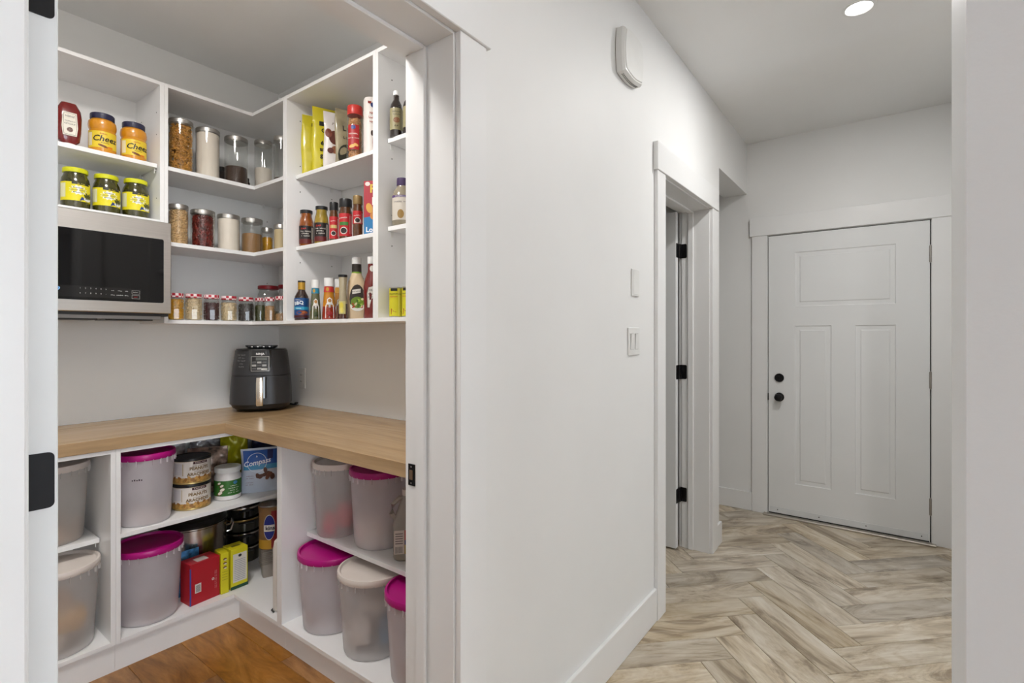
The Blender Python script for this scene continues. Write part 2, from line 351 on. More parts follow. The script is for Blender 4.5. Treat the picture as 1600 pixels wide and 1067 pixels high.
# ---- floors: tile planks in a herringbone at 45 degrees, oak boards in pantry and kitchen
fl = struct('floor', NB(), GROUT, 'hall floor of wood look planks laid in herringbone')
bm = NB(); box(bm, -1.35, 5.05, .60, 4.25, -.08, -.004); fl.data = finish(bm, 'floor'); fl.data.materials.append(GROUT)
PW, PL = .1465, .586
A0, B0 = 1.974, 1.603
r2 = math.sqrt(.5)
def clip(bm, co, no):
    bmesh.ops.bisect_plane(bm, geom=bm.verts[:] + bm.edges[:] + bm.faces[:], plane_co=co, plane_no=no, clear_outer=True)
    es = [e for e in bm.edges if e.is_boundary]
    if es: bmesh.ops.holes_fill(bm, edges=es)
def tile_plank(a0, a1, b0, b1, along):
    ca, cb = (a0 + a1) / 2, (b0 + b1) / 2
    X, Y = (ca - cb) * r2, (ca + cb) * r2
    if not (-1.3 < X < 2.6 and .2 < Y < 4.5): return
    g = .0011; L = (a1 - a0 if along == 'a' else b1 - b0) / 2 - g; W = (b1 - b0 if along == 'a' else a1 - a0) / 2 - g
    rz = PI / 4 if along == 'a' else 3 * PI / 4
    bm = NB(); box(bm, -L, L, -W, W, -.012, random.uniform(-.0004, .0004), bev=.0009)
    M = Matrix.Translation((X, Y, 0)) @ Matrix.Rotation(rz, 4, 'Z'); Mi = M.inverted()
    xmin = -.04 if Y < 2.0 else -1.28
    R3 = Mi.to_3x3()
    for co, no in (((xmin, 0, 0), (-1, 0, 0)), ((2.4, 0, 0), (1, 0, 0)), ((0, .62, 0), (0, -1, 0)), ((0, 4.155, 0), (0, 1, 0))):
        clip(bm, Mi @ Vector(co), R3 @ Vector(no))
        if not bm.faces: break
    if not bm.faces: bm.free(); return
    o = obj('plank', bm, TILE, fl); o.location = (X, Y, 0); o.rotation_euler = (0, 0, rz)
for m_ in range(-3, 4):
    for k in range(-22, 24):
        a = A0 + k * PW + 8 * PW * m_; b = B0 + k * PW
        tile_plank(a, a + PW, b - PL, b, 'b')
        a1 = A0 + (k + 1) * PW + 8 * PW * m_
        tile_plank(a1 - PL, a1, b, b + PW, 'a')
fw = struct('floor_wood', NB(), GROUT, 'oak board floor of the pantry and kitchen')
bm = NB(); box(bm, -2.10, -.05, -.65, 1.66, -.08, -.006); box(bm, -.05, 8.05, -4.05, .60, -.08, -.006); fw.data = finish(bm, 'floor_wood'); fw.data.materials.append(mat('subfloor', (.05, .03, .02), .8))
def boards(x0, x1, y0, y1, w_, edge):
    y = edge
    while y > y0: y -= w_
    while y < y1:
        a, b = max(y, y0), min(y + w_, y1); x = x0
        if b - a > .01:
            x -= random.uniform(0, .9)
            while x < x1:
                L = random.uniform(.9, 1.9); p, q = max(x, x0), min(x + L, x1)
                if q - p > .03:
                    bm = NB(); box(bm, -(q - p) / 2 + .0006, (q - p) / 2 - .0006, -(b - a) / 2 + .0006, (b - a) / 2 - .0006, -.014, 0, bev=.0012)
                    o = obj('board', bm, OAK, fw); o.location = ((p + q) / 2, (a + b) / 2, 0)
                x += L
        y += w_
boards(-2.06, -.05, -.60, 1.62, .19, 1.10)
boards(-.05, 7.98, -3.98, .62, .19, 1.10)
boards(2.402, 4.98, .622, 4.15, .19, 1.10)

# ---- jambs and casings
def casing(name, label, y0, y1, zh, jamb_stop=True, side=1):
    """doorway in the hall wall: jambs, stops, flat casings and a taller head board"""
    r = sroot(name, label)
    bxo('jamb', TRIM, r, -WT, 0, y0 - JT, y0, 0, zh + JT, bev=.0015)
    bxo('jamb', TRIM, r, -WT, 0, y1, y1 + JT, 0, zh + JT, bev=.0015)
    bxo('head_jamb', TRIM, r, -WT, 0, y0, y1, zh, zh + JT, bev=.0015)
    bxo('stop', TRIM, r, -.128, -.094, y0, y0 + .011, 0, zh, bev=.003)
    bxo('stop', TRIM, r, -.128, -.094, y1 - .011, y1, 0, zh, bev=.003)
    bxo('head_stop', TRIM, r, -.128, -.094, y0 + .011, y1 - .011, zh - .011, zh, bev=.003)
    for a, b in ((y0 - .006 - .102, y0 - .006), (y1 + .006, y1 + .108)):
        bxo('casing_board', TRIM, r, 0, .018, a, b, 0, zh + .006, bev=.0015)
        bxo('casing_board', TRIM, r, -WT - .018, -WT, a, b, 0, zh + .006, bev=.0015)
    bxo('head_board', TRIM, r, 0, .024, y0 - .122, y1 + .122, zh + .006, zh + .136, bev=.002)
    bxo('head_board', TRIM, r, -WT - .024, -WT, y0 - .122, y1 + .122, zh + .006, zh + .136, bev=.002)
    return r
t1 = casing('trim_1', 'white flat casing and jamb around the pantry doorway', PJ0, PJ1, PH)
t2 = casing('trim_2', 'white flat casing and jamb around the doorway by the light switch', KJ0, KJ1, KH)
# strike plate in the pantry jamb
bm = NB(); box(bm, -.166, -.140, PJ1 - .0025, PJ1 + .001, .914, .972, bev=.0008); sp = obj('strike_plate', bm, BLACKM, t1); sp['label'] = 'black strike plate'
bxo('latch_hole', mat('strike_brass', (.30, .20, .13), .4, .8), sp, -.160, -.148, PJ1 - .0034, PJ1 - .0022, .930, .956)
for z in (.921, .965): bxo('screw', NICKEL, sp, -.156, -.151, PJ1 - .0032, PJ1 - .0022, z - .002, z + .002)
# entry door casing
r = sroot('trim_3', 'white flat casing and head board around the entry door')
bxo('casing_board', TRIM, r, .037, DX0 - .008, 4.142, 4.16, 0, 2.049, bev=.0015)
bxo('casing_board', TRIM, r, DX1 + .008, 1.183, 4.142, 4.16, 0, 2.049, bev=.0015)
bxo('head_board', TRIM, r, .022, 1.198, 4.136, 4.16, 2.049, 2.183, bev=.002)
bxo('jamb', DARK, r, DX0 - .006, DX0 - .004, 4.17, 4.29, 0, DZ); bxo('jamb', DARK, r, DX1 + .004, DX1 + .006, 4.17, 4.29, 0, DZ); bxo('head_jamb', DARK, r, DX0 - .004, DX1 + .004, 4.17, 4.29, DZ + .003, DZ + .006)
for a_ in ((DX0 - .0055, DX0 + .012, .012, DZ + .0055), (DX1 - .012, DX1 + .0055, .012, DZ + .0055)): bxo('gap_backing', DARK, r, a_[0], a_[1], 4.1985, 4.285, a_[2], a_[3])  # dark strips added behind the door gaps to block outside light
bxo('gap_backing', DARK, r, DX0 + .012, DX1 - .012, 4.1985, 4.285, DZ - .012, DZ + .0055); bxo('bottom_backing', DARK, r, DX0 - .0055, DX1 + .0055, 4.160, 4.285, 0, .0115)  # top and bottom backing, added to stop light leaking past the slab
bxo('threshold', mat('threshold_alu', (.52, .48, .42), .4, .6), r, DX0 - .03, DX1 + .03, 4.105, 4.159, 0, .012, bev=.003)
# baseboards
def baseboard(name, boxes):
    bm = NB()
    for b in boxes: box(bm, *b, bev=.0025)
    struct(name, bm, TRIM, 'white painted baseboard')
baseboard('baseboard_left', [(0, .0145, PJ1 + .109, KJ0 - .109, 0, .150), (0, .0145, KJ1 + .109, 3.4045, 0, .135), (-WT, -.001, 3.391, 3.4045, 0, .135)])
baseboard('baseboard_far', [(-1.29, .036, 4.1455, 4.16, 0, .138), (1.184, 1.285, 4.1455, 4.16, 0, .138)])
baseboard('baseboard_right', [(1.2855, 1.30, 3.06, 4.144, 0, .138)])
baseboard('baseboard_near', [(.936, 7.99, .5355, .55, 0, .138)])

# ---- doors
def panel_ring(parent, x0, x1, z0, z1, y):
    """moulded door panel: step in, slope back up to a flat field"""
    bm = NB(); R = []
    for ins, dep in ((0, 0), (.004, .0050), (.010, .0056), (.030, .0052), (.036, .0012)):
        R.append([bm.verts.new((x, y + dep, z)) for x, z in ((x0 + ins, z0 + ins), (x1 - ins, z0 + ins), (x1 - ins, z1 - ins), (x0 + ins, z1 - ins))])
    for a, b in zip(R, R[1:]):
        for i in range(4): bm.faces.new((a[i], a[(i + 1) % 4], b[(i + 1) % 4], b[i]))
    bm.faces.new(R[-1])
    o = obj('panel', bm, DOORP, parent, sharp=5); return o
d1 = sroot('door_1', 'white three panel entry door at the end of the hall')
FY = 4.153
PAN = [(.3197, .9003, 1.520, 1.909), (.3197, .5426, .2465, 1.3825), (.6789, .9003, .2465, 1.3825)]
bm = NB()
xs = sorted({DX0, DX1, .3197, .9003, .5426, .6789}); zs = sorted({.012, DZ, 1.520, 1.909, .2465, 1.3825})
for i in range(len(xs) - 1):
    for j in range(len(zs) - 1):
        cx, cz = (xs[i] + xs[i + 1]) / 2, (zs[j] + zs[j + 1]) / 2
        if any(p[0] < cx < p[1] and p[2] < cz < p[3] for p in PAN): continue
        bm.faces.new([bm.verts.new(c) for c in ((xs[i], FY, zs[j]), (xs[i + 1], FY, zs[j]), (xs[i + 1], FY, zs[j + 1]), (xs[i], FY, zs[j + 1]))])
bmesh.ops.remove_doubles(bm, verts=bm.verts, dist=1e-5)
box(bm, DX0 + .0001, DX1 - .0001, FY + .012, FY + .044, .0121, DZ - .0001)
for a, b in (((DX0, DX0), (.012, DZ)), ((DX1, DX1), (.012, DZ))):
    bm.faces.new([bm.verts.new(c) for c in ((a[0], FY, b[0]), (a[0], FY + .02, b[0]), (a[0], FY + .02, b[1]), (a[0], FY, b[1]))])
for z in (.012, DZ): bm.faces.new([bm.verts.new(c) for c in ((DX0, FY, z), (DX1, FY, z), (DX1, FY + .02, z), (DX0, FY + .02, z))])
bm_me = bpy.data.meshes.new('slab'); bmesh.ops.recalc_face_normals(bm, faces=bm.faces); bm.to_mesh(bm_me); bm.free(); bm_me.materials.append(DOORP)
obj('slab', bm_me, None, d1)
for p in PAN: panel_ring(d1, *p, FY)
sw = bxo('door_sweep', mat('sweep_white', (.74, .755, .76), .4), d1, DX0 + .01, DX1 - .01, FY - .004, FY, .020, .062, bev=.001)
for x in (.21, .47, .74, 1.03): bxo('screw', BLACKM, sw, x - .003, x + .003, FY - .006, FY - .004, .040, .046)
bxo('seal', DARK, d1, DX0 + .004, DX1 - .004, FY - .001, FY + .01, .012, .020)
def turned_y(name, m, parent, prof, x, y, z, n=24):
    bm = NB(); lathe(bm, prof, n); o = obj(name, bm, m, parent, (x, y, z)); o.rotation_euler = (PI / 2, 0, 0); return o
kb = turned_y('knob', BLACKM, d1, [(.032, 0), (.032, .006), (.013, .010), (.012, .026), (.024, .036), (.027, .046), (.024, .056), (.012, .060), (.0001, .0605)], .2207, FY, .8646)
kb['label'] = 'black round door knob'
db = turned_y('deadbolt', BLACKM, d1, [(.031, 0), (.031, .008), (.027, .013), (.0001, .0135)], .2207, FY, 1.0046); db['label'] = 'black deadbolt with thumb turn'
bxo('thumb_turn', BLACKM, db, -.003, .003, -.014, .014, .013, .028, bev=.001)
bxo('latch_plate', BLACKM, d1, DX0 - .004, DX0 + .002, FY - .003, FY + .01, .838, .888)
def steel_hinge(zc):
    bm = NB()
    for k in range(3): lathe(bm, [(.0065, zc - .052 + .035 * k), (.0065, zc - .052 + .035 * k + .0335)], 12, cx=DX1 + .003, cy=FY - .008)
    lathe(bm, [(.003, zc - .058), (.003, zc + .058)], 10, cx=DX1 + .003, cy=FY - .008)
    box(bm, DX1 - .004, DX1 + .010, FY - .006, FY - .001, zc - .050, zc + .050)
    return obj('hinge', bm, NICKEL, d1)
for z in (1.827, 1.033, .238): steel_hinge(z)

def black_hinge(parent, x, y, zc, sgn):
    """one leaf on the door edge, one on the jamb, knuckles between (rounded corner leaves)"""
    h = .0435; k = 5; bm = NB()
    pts = []
    for q in range(k + 1):
        a = PI / 2 * q / k; pts.append((.026 + .008 * math.sin(a), h - .008 + .008 * math.cos(a)))
    out = [(0, h)] + pts + [(p[0], -p[1]) for p in reversed(pts)] + [(0, -h)]
    def leaf(fn, e):
        V = [bm.verts.new(fn(p[0], p[1], 0)) for p in out]; U = [bm.verts.new(fn(p[0], p[1], e)) for p in out]
        bm.faces.new(V); bm.faces.new(list(reversed(U)))
        for i in range(len(V)): bm.faces.new((V[i], V[(i + 1) % len(V)], U[(i + 1) % len(V)], U[i]))
    return bm, leaf, h
# door_2: closed-in white slab, opened into the room beside the hall, hung on the far jamb
d2 = sroot('door_2', 'white door standing open behind the hall doorway with black hinges')
bxo('slab', DOORP, d2, -.178 - .71, -.178, 3.103, 3.143, .012, KH - .004, bev=.0015)
for z in (1.836, 1.088, .329):
    bm, leaf, h = black_hinge(d2, 0, 0, z, 1)
    leaf(lambda a, b, e: (-.178 + e, 3.141 - a, z + b), .0022)           # on the door's hinge edge
    leaf(lambda a, b, e: (-.170 + a, KJ1 - e - .0002, z + b), .0022)      # on the jamb
    for q in range(5): lathe(bm, [(.0062, z - h + q * h * .4), (.0062, z - h + q * h * .4 + h * .385)], 12, cx=-.1775, cy=3.160)
    box(bm, -.1785, -.1755, 3.139, 3.160, z - h, z + h); box(bm, -.1775, -.1685, 3.160, 3.1797, z - h, z + h)
    obj('hinge', bm, BLACKM, d2)
# door_3: pantry door, opened into the pantry, hung on the near jamb
d3 = sroot('door_3', 'white pantry door swung open on black hinges')
bxo('slab', DOORP, d3, -.178 - .73, -.178, .1817, .2217, .012, PH - .004, bev=.0015)
for z in (1.862, 1.093, .329):
    bm, leaf, h = black_hinge(d3, 0, 0, z, 1)
    leaf(lambda a, b, e: (-.178 + e, .1830 + a, z + b), .0022)
    leaf(lambda a, b, e: (-.170 + a, PJ0 + e + .0002, z + b), .0022)
    for q in range(5): lathe(bm, [(.0062, z - h + q * h * .4), (.0062, z - h + q * h * .4 + h * .385)], 12, cx=-.1775, cy=.170)
    box(bm, -.1785, -.1755, .170, .1835, z - h, z + h); box(bm, -.1775, -.1685, .1563, .170, z - h, z + h)
    obj('hinge', bm, BLACKM, d3)

# ---- wall fittings
def downlight(x, y, label, watts, col=(1.0, .985, .965), r=.048, spread=3.14):
    t = thing('recessed_light', label, 'ceiling light', (x, y, H), 0)
    lao('trim_ring', WHITEP, t, [(r + .016, 0), (r + .016, -.003), (r + .004, -.006), (r, -.002), (r, 0)], n=40, cap0=False, cap1=False)
    lao('lens', emit_mat('lamp_lens', (1.0, .97, .92), 14.0), t, [(r, -.0012), (r * .5, -.0022), (.0005, -.0025)], n=32, cap0=False)
    l = bpy.data.lights.new('lamp', 'AREA'); l.shape = 'DISK'; l.size = 2 * r; l.energy = watts; l.color = col; l.spread = spread
    o = bpy.data.objects.new('lamp', l); COL.objects.link(o); o.parent = t; o.location = (0, 0, -.010)
    return t
downlight(.766, 2.708, 'round recessed ceiling light in the hall ceiling before the entry door', P_HALL)
downlight(.766, 1.05, 'unseen fill light added above the opening into the hall', P_HALL * .2)  # added out of view to brighten the hall wall
downlight(2.1, 1.45, 'unseen fill light added in the foyer ceiling before the foyer window', P_HALL * 1.1)  # added out of view so the hall wall is lit more evenly
downlight(-.72, .40, 'wide unseen fill light added in the pantry ceiling', P_PANTRY, (1.0, .97, .94), r=.19, spread=2.9)  # added out of view to light the pantry, made wide to soften shadows
for x, y in ((1.6, -1.2), (3.4, -1.2), (1.6, -3.0), (3.4, -3.0)): downlight(x, y, 'round recessed ceiling light over the kitchen %s %s' % ('hall wall side' if x < 2 else 'window side', 'near the hall opening' if y > -2 else 'by the taupe wall'), P_KITCHEN)['group'] = 'kitchen recessed lights'

ch = thing('door_chime', 'white wall chime box with curved sides and slotted lower edge high on the hall wall', 'chime', (0, 1.975, 2.455))
def chime_ring(k, x):       # a squircle with bowed-in sides, seen face-on along x
    pts = []
    c = [(-.088 * k, .088 * k), (-.088 * k, -.088 * k), (.088 * k, -.088 * k), (.088 * k, .088 * k)]
    for i in range(4):
        p, q = c[i], c[(i + 1) % 4]
        for j in range(8):
            t = j / 8; bow = .012 * math.sin(PI * t)
            y = p[0] + (q[0] - p[0]) * t; z = p[1] + (q[1] - p[1]) * t
            nx, nz = -(q[1] - p[1]), q[0] - p[0]; L = math.hypot(nx, nz)
            pts.append((x, y - nx / L * bow, z - nz / L * bow))
    return pts
bm = NB(); loft(bm, [chime_ring(.93, 0), chime_ring(1.0, .003), chime_ring(1.0, .028), chime_ring(.93, .038), chime_ring(.88, .039), chime_ring(.86, .042)]); obj('cover', bm, WHITEP, ch, sharp=25)
for row in (.016, .022):
    for k in range(-7, 8):
        y = k * .0095; zb = -.088 - .012 * math.sin(PI * (y + .088) / .176)
        bxo('slot', DARK, ch, row - .0013, row + .0013, y - .003, y + .003, zb - .0010, zb + .002)
def plate(name, label, cat, y, z, wd, ht):
    t = thing(name, label, cat, (0, y, z)); bxo('plate', WHITEP, t, 0, .006, -wd / 2, wd / 2, -ht / 2, ht / 2, bev=.0025); return t
t = plate('blank_plate', 'small blank white wall plate above the double light switch', 'wall plate', 2.068, 1.541, .078, .116)
bxo('insert', WHITEP, t, .006, .0072, -.026, .026, -.050, .050, bev=.0004)
t = plate('light_switch', 'white double rocker light switch beside the hall doorway', 'light switch', 2.052, 1.291, .118, .118)
for y in (-.023, .023):
    bxo('surround', mat('switch_gap', (.45, .45, .44), .5), t, .006, .0064, y - .0175, y + .0175, -.034, .034)
    bm = NB(); box(bm, .006, .0092, y - .016, y + .016, -.0325, .0325, bev=.001)
    for v in bm.verts:
        if v.co.x > .008: v.co.x += .0022 * v.co.z / .0325
    obj('rocker', bm, WHITEP, t)
t = thing('power_outlet', 'white double power outlet on the pantry wall beside the air fryer', 'outlet', (-1.805, 1.62, 1.073))
bxo('plate', WHITEP, t, -.036, .036, -.006, 0, -.058, .058, bev=.0025)
rc = bxo('receptacle', WHITEP, t, -.017, .017, -.0075, -.006, -.034, .034, bev=.0006)
for z in (-.018, .018):
    for x in (-.006, .006): bxo('slot', DARK, rc, x - .0012, x + .0012, -.0082, -.0074, z - .004, z + .004)

# ================================================================== SHELVING
LX, BY = -2.06, 1.62                        # pantry walls
UX, UY = -1.76, 1.315                       # fronts of the upper units
UT, UB = 2.46, 1.371                        # top and bottom of the upper units
T = .016
S1, S2 = 2.090, 1.745                       # shelf tops
ZB = UB + T                                 # top of the bottom board
def pin(parent, x, y, z, ax):
    bm = NB(); n = 8
    if ax == 'y': tube(bm, [(x, y - .012, z - .006), (x, y, z - .006)], .004, n); box(bm, x - .007, x + .007, y - .012, y - .010, z - .022, z)
    else: tube(bm, [(x - .012, y, z - .006), (x, y, z - .006)], .004, n); box(bm, x, x + .002, y - .007, y + .007, z - .022, z)
    obj('shelf_pin', bm, WHITEP, parent)
def holes(parent, pts, ax):
    bm = NB()
    for x, y, z in pts:
        if ax == 'x': box(bm, x - .0004, x + .0004, y - .0022, y + .0022, z - .0022, z + .0022)
        else: box(bm, x - .0022, x + .0022, y - .0004, y + .0004, z - .0022, z + .0022)
    obj('pin_hole', bm, DARK, parent)['kind'] = 'stuff'
# upper unit above the microwave
DECK = 1.836
u1 = thing('wall_shelf_unit', 'white open shelf unit above the microwave', 'shelf unit', (0, 0, 0))
Y0, Y1 = .125, .917
bxo('side_panel', MELA, u1, LX, UX, Y1 - T, Y1, DECK - T, UT, bev=.0006); bxo('side_panel', MELA, u1, LX, UX, Y0, Y0 + T, DECK - T, UT, bev=.0006)
bxo('top_board', MELA, u1, LX, UX, Y0 + T, Y1 - T, UT - T, UT, bev=.0006); bxo('bottom_board', MELA, u1, LX, UX, Y0 + T, Y1 - T, DECK - T, DECK, bev=.0006)
bxo('shelf', MELA, u1, LX + .004, -1.776, Y0 + T + .001, Y1 - T - .006, S1 - .018, S1, bev=.0006)
pin(u1, -1.80, Y1 - T, S1 - .018, 'y'); pin(u1, -1.97, Y1 - T, S1 - .018, 'y')
holes(u1, [(x, Y1 - T - .0003, z) for x in (-1.80, -1.985) for z in (1.94, 2.23, 2.33)], 'y')
# corner upper unit (L shaped)
u2 = thing('corner_shelf_unit', 'white L shaped corner shelf unit holding glass canisters', 'shelf unit', (0, 0, 0))
RX = -1.4495
def L_board(name, parent, z0, z1, fx, fy, y0, x1, m=MELA):
    bm = NB(); pts = [(LX + .001, y0), (fx, y0), (fx, fy), (x1, fy), (x1, BY - .001), (LX + .001, BY - .001)]
    V = [bm.verts.new((x, y, z0)) for x, y in pts]; W = [bm.verts.new((x, y, z1)) for x, y in pts]
    bm.faces.new(list(reversed(V))); bm.faces.new(W)
    for i in range(6): bm.faces.new((V[i], V[(i + 1) % 6], W[(i + 1) % 6], W[i]))
    return obj(name, bm, m, parent)
bxo('side_panel', MELA, u2, LX, UX, .9175, .9335, UB, UT, bev=.0006)
bxo('side_panel', MELA, u2, RX - T, RX, UY, BY, UB, UT, bev=.0006)
L_board('top_board', u2, UT - T, UT, UX, UY, .934, RX - T)
L_board('bottom_board', u2, UB, ZB, UX, UY, .934, RX - T)
for z in (S1, S2): L_board('shelf', u2, z - .018, z, -1.772, 1.330, .935, RX - T - .001)
pin(u2, -2.04, 1.52, S1 - .018, 'x'); pin(u2, -2.04, 1.52, S2 - .018, 'x')
holes(u2, [(LX + .0006, y, z) for y in (1.55,) for z in (1.62, 1.98)], 'x')
# right upper unit, then the one running behind the door jamb
def right_unit(x0, x1, s1, s2, label):
    u = thing('wall_shelf_unit', label, 'shelf unit', (0, 0, 0))
    bxo('side_panel', MELA, u, x0, x0 + T, UY, BY, UB, UT, bev=.0006); bxo('side_panel', MELA, u, x1 - T, x1, UY, BY, UB, UT, bev=.0006)
    bxo('top_board', MELA, u, x0 + T, x1 - T, UY, BY, UT - T, UT, bev=.0006); bxo('bottom_board', MELA, u, x0 + T, x1 - T, UY, BY, UB, ZB, bev=.0006)
    for z in (s1, s2):
        bxo('shelf', MELA, u, x0 + T + .003, x1 - T - .003, 1.362, BY - .002, z - .018, z, bev=.0006)
        for y in (1.385, 1.56): pin(u, x0 + T, y, z - .018, 'x')
    holes(u, [(x0 + T + .0004, y, z) for y in (1.385, 1.56) for z in (s1 + .05, s1 - .075, s2 + .05, s2 - .075, 2.36)], 'x')
    holes(u, [(x0 + .16, BY - .0006, z) for z in (1.62, 1.98)], 'y')
    return u
right_unit(-1.4490, -.7735, S1, S2, 'white open shelf unit with snack bags, jars and sauce bottles')
right_unit(-.7730, -.170, 2.113, 1.757, 'white open shelf unit with syrup bottles beside the door jamb')

# base units
KZ, DK, ST = .105, .121, .871               # kick height, deck top, underside of worktop
b1 = thing('base_shelf_unit', 'white open base unit with two white lidded tubs', 'shelf unit', (0, 0, 0))
FX = -1.552
def kick(parent, *a): bxo('kick_board', MELA, parent, *a)
BL0, BL1 = -.05, .6795
bxo('side_panel', MELA, b1, LX, FX, BL1 - T, BL1, KZ, ST, bev=.0006); bxo('side_panel', MELA, b1, LX, FX, BL0, BL0 + T, KZ, ST, bev=.0006)
bxo('deck', MELA, b1, LX, FX, BL0 + T, BL1 - T, KZ, DK, bev=.0006); bxo('top_rail', MELA, b1, LX, FX, BL0 + T, BL1 - T, ST - T, ST, bev=.0006)
bxo('shelf', MELA, b1, LX + .002, -1.674, BL0 + T + .001, BL1 - T - .004, .484, .502, bev=.0006)
pin(b1, -1.70, BL1 - T, .484, 'y'); kick(b1, LX, FX - .009, BL0, BL1, 0, KZ - .0005)
b2 = thing('corner_base_unit', 'white open corner base unit packed with cans, boxes and pots', 'shelf unit', (0, 0, 0))
RBX, RY = -1.161, 1.128
bxo('side_panel', MELA, b2, LX, FX, .680, .696, KZ, ST, bev=.0006)
bxo('side_panel', MELA, b2, RBX - T, RBX, RY, BY, KZ, ST, bev=.0006)
def L2(name, z0, z1): return L_board(name, b2, z0, z1, FX, RY, .6965, RBX - T)
L2('deck', KZ, DK); L2('top_rail', ST - T, ST)
bxo('shelf', MELA, b2, LX + .002, -1.560, .6975, BY - .002, .515, .533, bev=.0006)
kick(b2, LX, FX - .009, .680, RY + .028, 0, KZ - .0005); kick(b2, FX - .009, RBX, RY + .028, RY + .05, 0, KZ - .0005)
b3 = thing('base_shelf_unit', 'white open base unit with pink and white lidded tubs and a jug', 'shelf unit', (0, 0, 0))
bxo('side_panel', MELA, b3, RBX + .001, RBX + .020, RY, BY, KZ, ST, bev=.0006); bxo('side_panel', MELA, b3, -.190, -.172, RY, BY, KZ, ST, bev=.0006)
bxo('deck', MELA, b3, RBX + .020, -.190, RY, BY, KZ, DK, bev=.0006); bxo('top_rail', MELA, b3, RBX + .020, -.190, RY, BY, ST - T, ST, bev=.0006)
bxo('shelf', MELA, b3, RBX + .022, -.192, 1.240, BY - .002, .454, .472, bev=.0006)
pin(b3, RBX + .020, 1.285, .454, 'x'); kick(b3, RBX + .001, -.172, RY + .028, RY + .05, 0, KZ - .0005)
# worktops: the long one against the left wall, the short one butted to it
CT = .918
def worktop(label, m, x0, x1, y0, y1):
    bm = NB(); box(bm, x0, x1, y0, y1, ST + .0005, CT, bev=.0012)
    o = obj('worktop', bm, m); return tag(o, label, 'worktop')
worktop('oak worktop along the pantry left wall carrying the air fryer', COUNTER_Y, LX + .001, -1.5465, -.58, BY - .001)
worktop('oak worktop across the pantry back wall butted to the longer one', COUNTER, -1.5455, -.171, 1.085, BY - .001)

# ---- microwave hung under the unit
mw = thing('microwave', 'stainless over the range microwave with black glass door under the shelves', 'microwave', (0, 0, 0))
MX, MY0, MY1, MZ0, MZ1 = -1.672, .150, .9155, 1.412, 1.8115
bxo('body', mat('microwave_shell', (.035, .035, .036), .45, .3), mw, LX + .002, MX - .03, MY0 + .004, MY1 - .002, MZ0 - .012, MZ1 - .002)
bm = NB(); box(bm, MX - .030, MX - .002, MY0, MY1, MZ0, MZ1, bev=.003); dr = obj('door', bm, STEEL, mw); dr['label'] = 'stainless door frame'
GY0, GY1, GZ0, GZ1 = .21, .885, 1.4575, 1.735
bm = NB(); loft(bm, [[(x, cy, cz) for cy, cz, _ in rrect(GY1 - GY0 + 2 * g, GZ1 - GZ0 + 2 * g, .008, 0, 3, (GY0 + GY1) / 2, (GZ0 + GZ1) / 2)] for x, g in ((MX - .004, .002), (MX - .0005, .002))]); obj('bezel', bm, LIDSTEEL, dr)
bm = NB(); loft(bm, [[(x, cy, cz) for cy, cz, _ in rrect(GY1 - GY0, GZ1 - GZ0, .007, 0, 3, (GY0 + GY1) / 2, (GZ0 + GZ1) / 2)] for x in (MX - .003, MX + .0008)])
obj('glass', bm, mat('black_glass', (.003, .003, .0035), .05, var=.1, spec=.35), dr)['label'] = 'black glass window'
def m_x(x): return lambda s, t, e: (x + e, s, t)        # print on a face looking along +x
pmap = m_x(MX + .0009); PRN = mat('panel_print', (.50, .50, .50), .5, var=.02)
pan = p_rect(mw, pmap, .44, .80, 1.468, 1.512, mat('panel_gloss', (.006, .006, .006), .1), 'control_panel', e=.0001)
k = 0
for i in range(6):
    p_text(pan, pmap, '1234567890+-'[i], .0075, .598 + i * .0165, 1.5035, PRN, e=.0004); p_text(pan, pmap, '67890-'[i], .0075, .598 + i * .0165, 1.484, PRN, e=.0004)
for s, t, tx in ((.703, 1.500, 'Off'), (.727, 1.500, 'Vent'), (.750, 1.500, 'Fan'), (.703, 1.482, 'Melt'), (.727, 1.482, 'Popcorn'), (.750, 1.482, 'Cook')):
    p_scrib(pan, pmap, tx, .0065, s, t, PRN, e=.0004)
for t, tx, c in ((1.4975, 'START', ink(190, 190, 190)), (1.478, 'STOP', ink(170, 40, 40))):
    for q in ((.768, .796, t - .0075, t - .0068), (.768, .796, t + .0068, t + .0075), (.768, .7687, t - .0068, t + .0068), (.7953, .796, t - .0068, t + .0068)): p_rect(pan, pmap, *q, PRN, 'key_outline', e=.0004, n=1)
    p_scrib(pan, pmap, tx, .007, .782, t, c, e=.0004)
p_text(pan, pmap, '9', .019, .533, 1.4975, emit_mat('display_blue', (.25, .55, 1.0), 1.6), e=.0004)
bm = NB(); box(bm, -2.03, MX - .035, MY0 + .02, MY1 - .03, 1.386, MZ0 - .012); vt = obj('vent_panel', bm, mat('vent_grey', (.30, .29, .28), .5, .3), mw)
for a, b in ((.20, .43), (.455, .665), (.69, .86)):
    bm = NB(); box(bm, -1.86, MX - .045, a, b, 1.380, 1.387, bev=.002); obj('filter', bm, BLACKP, vt)

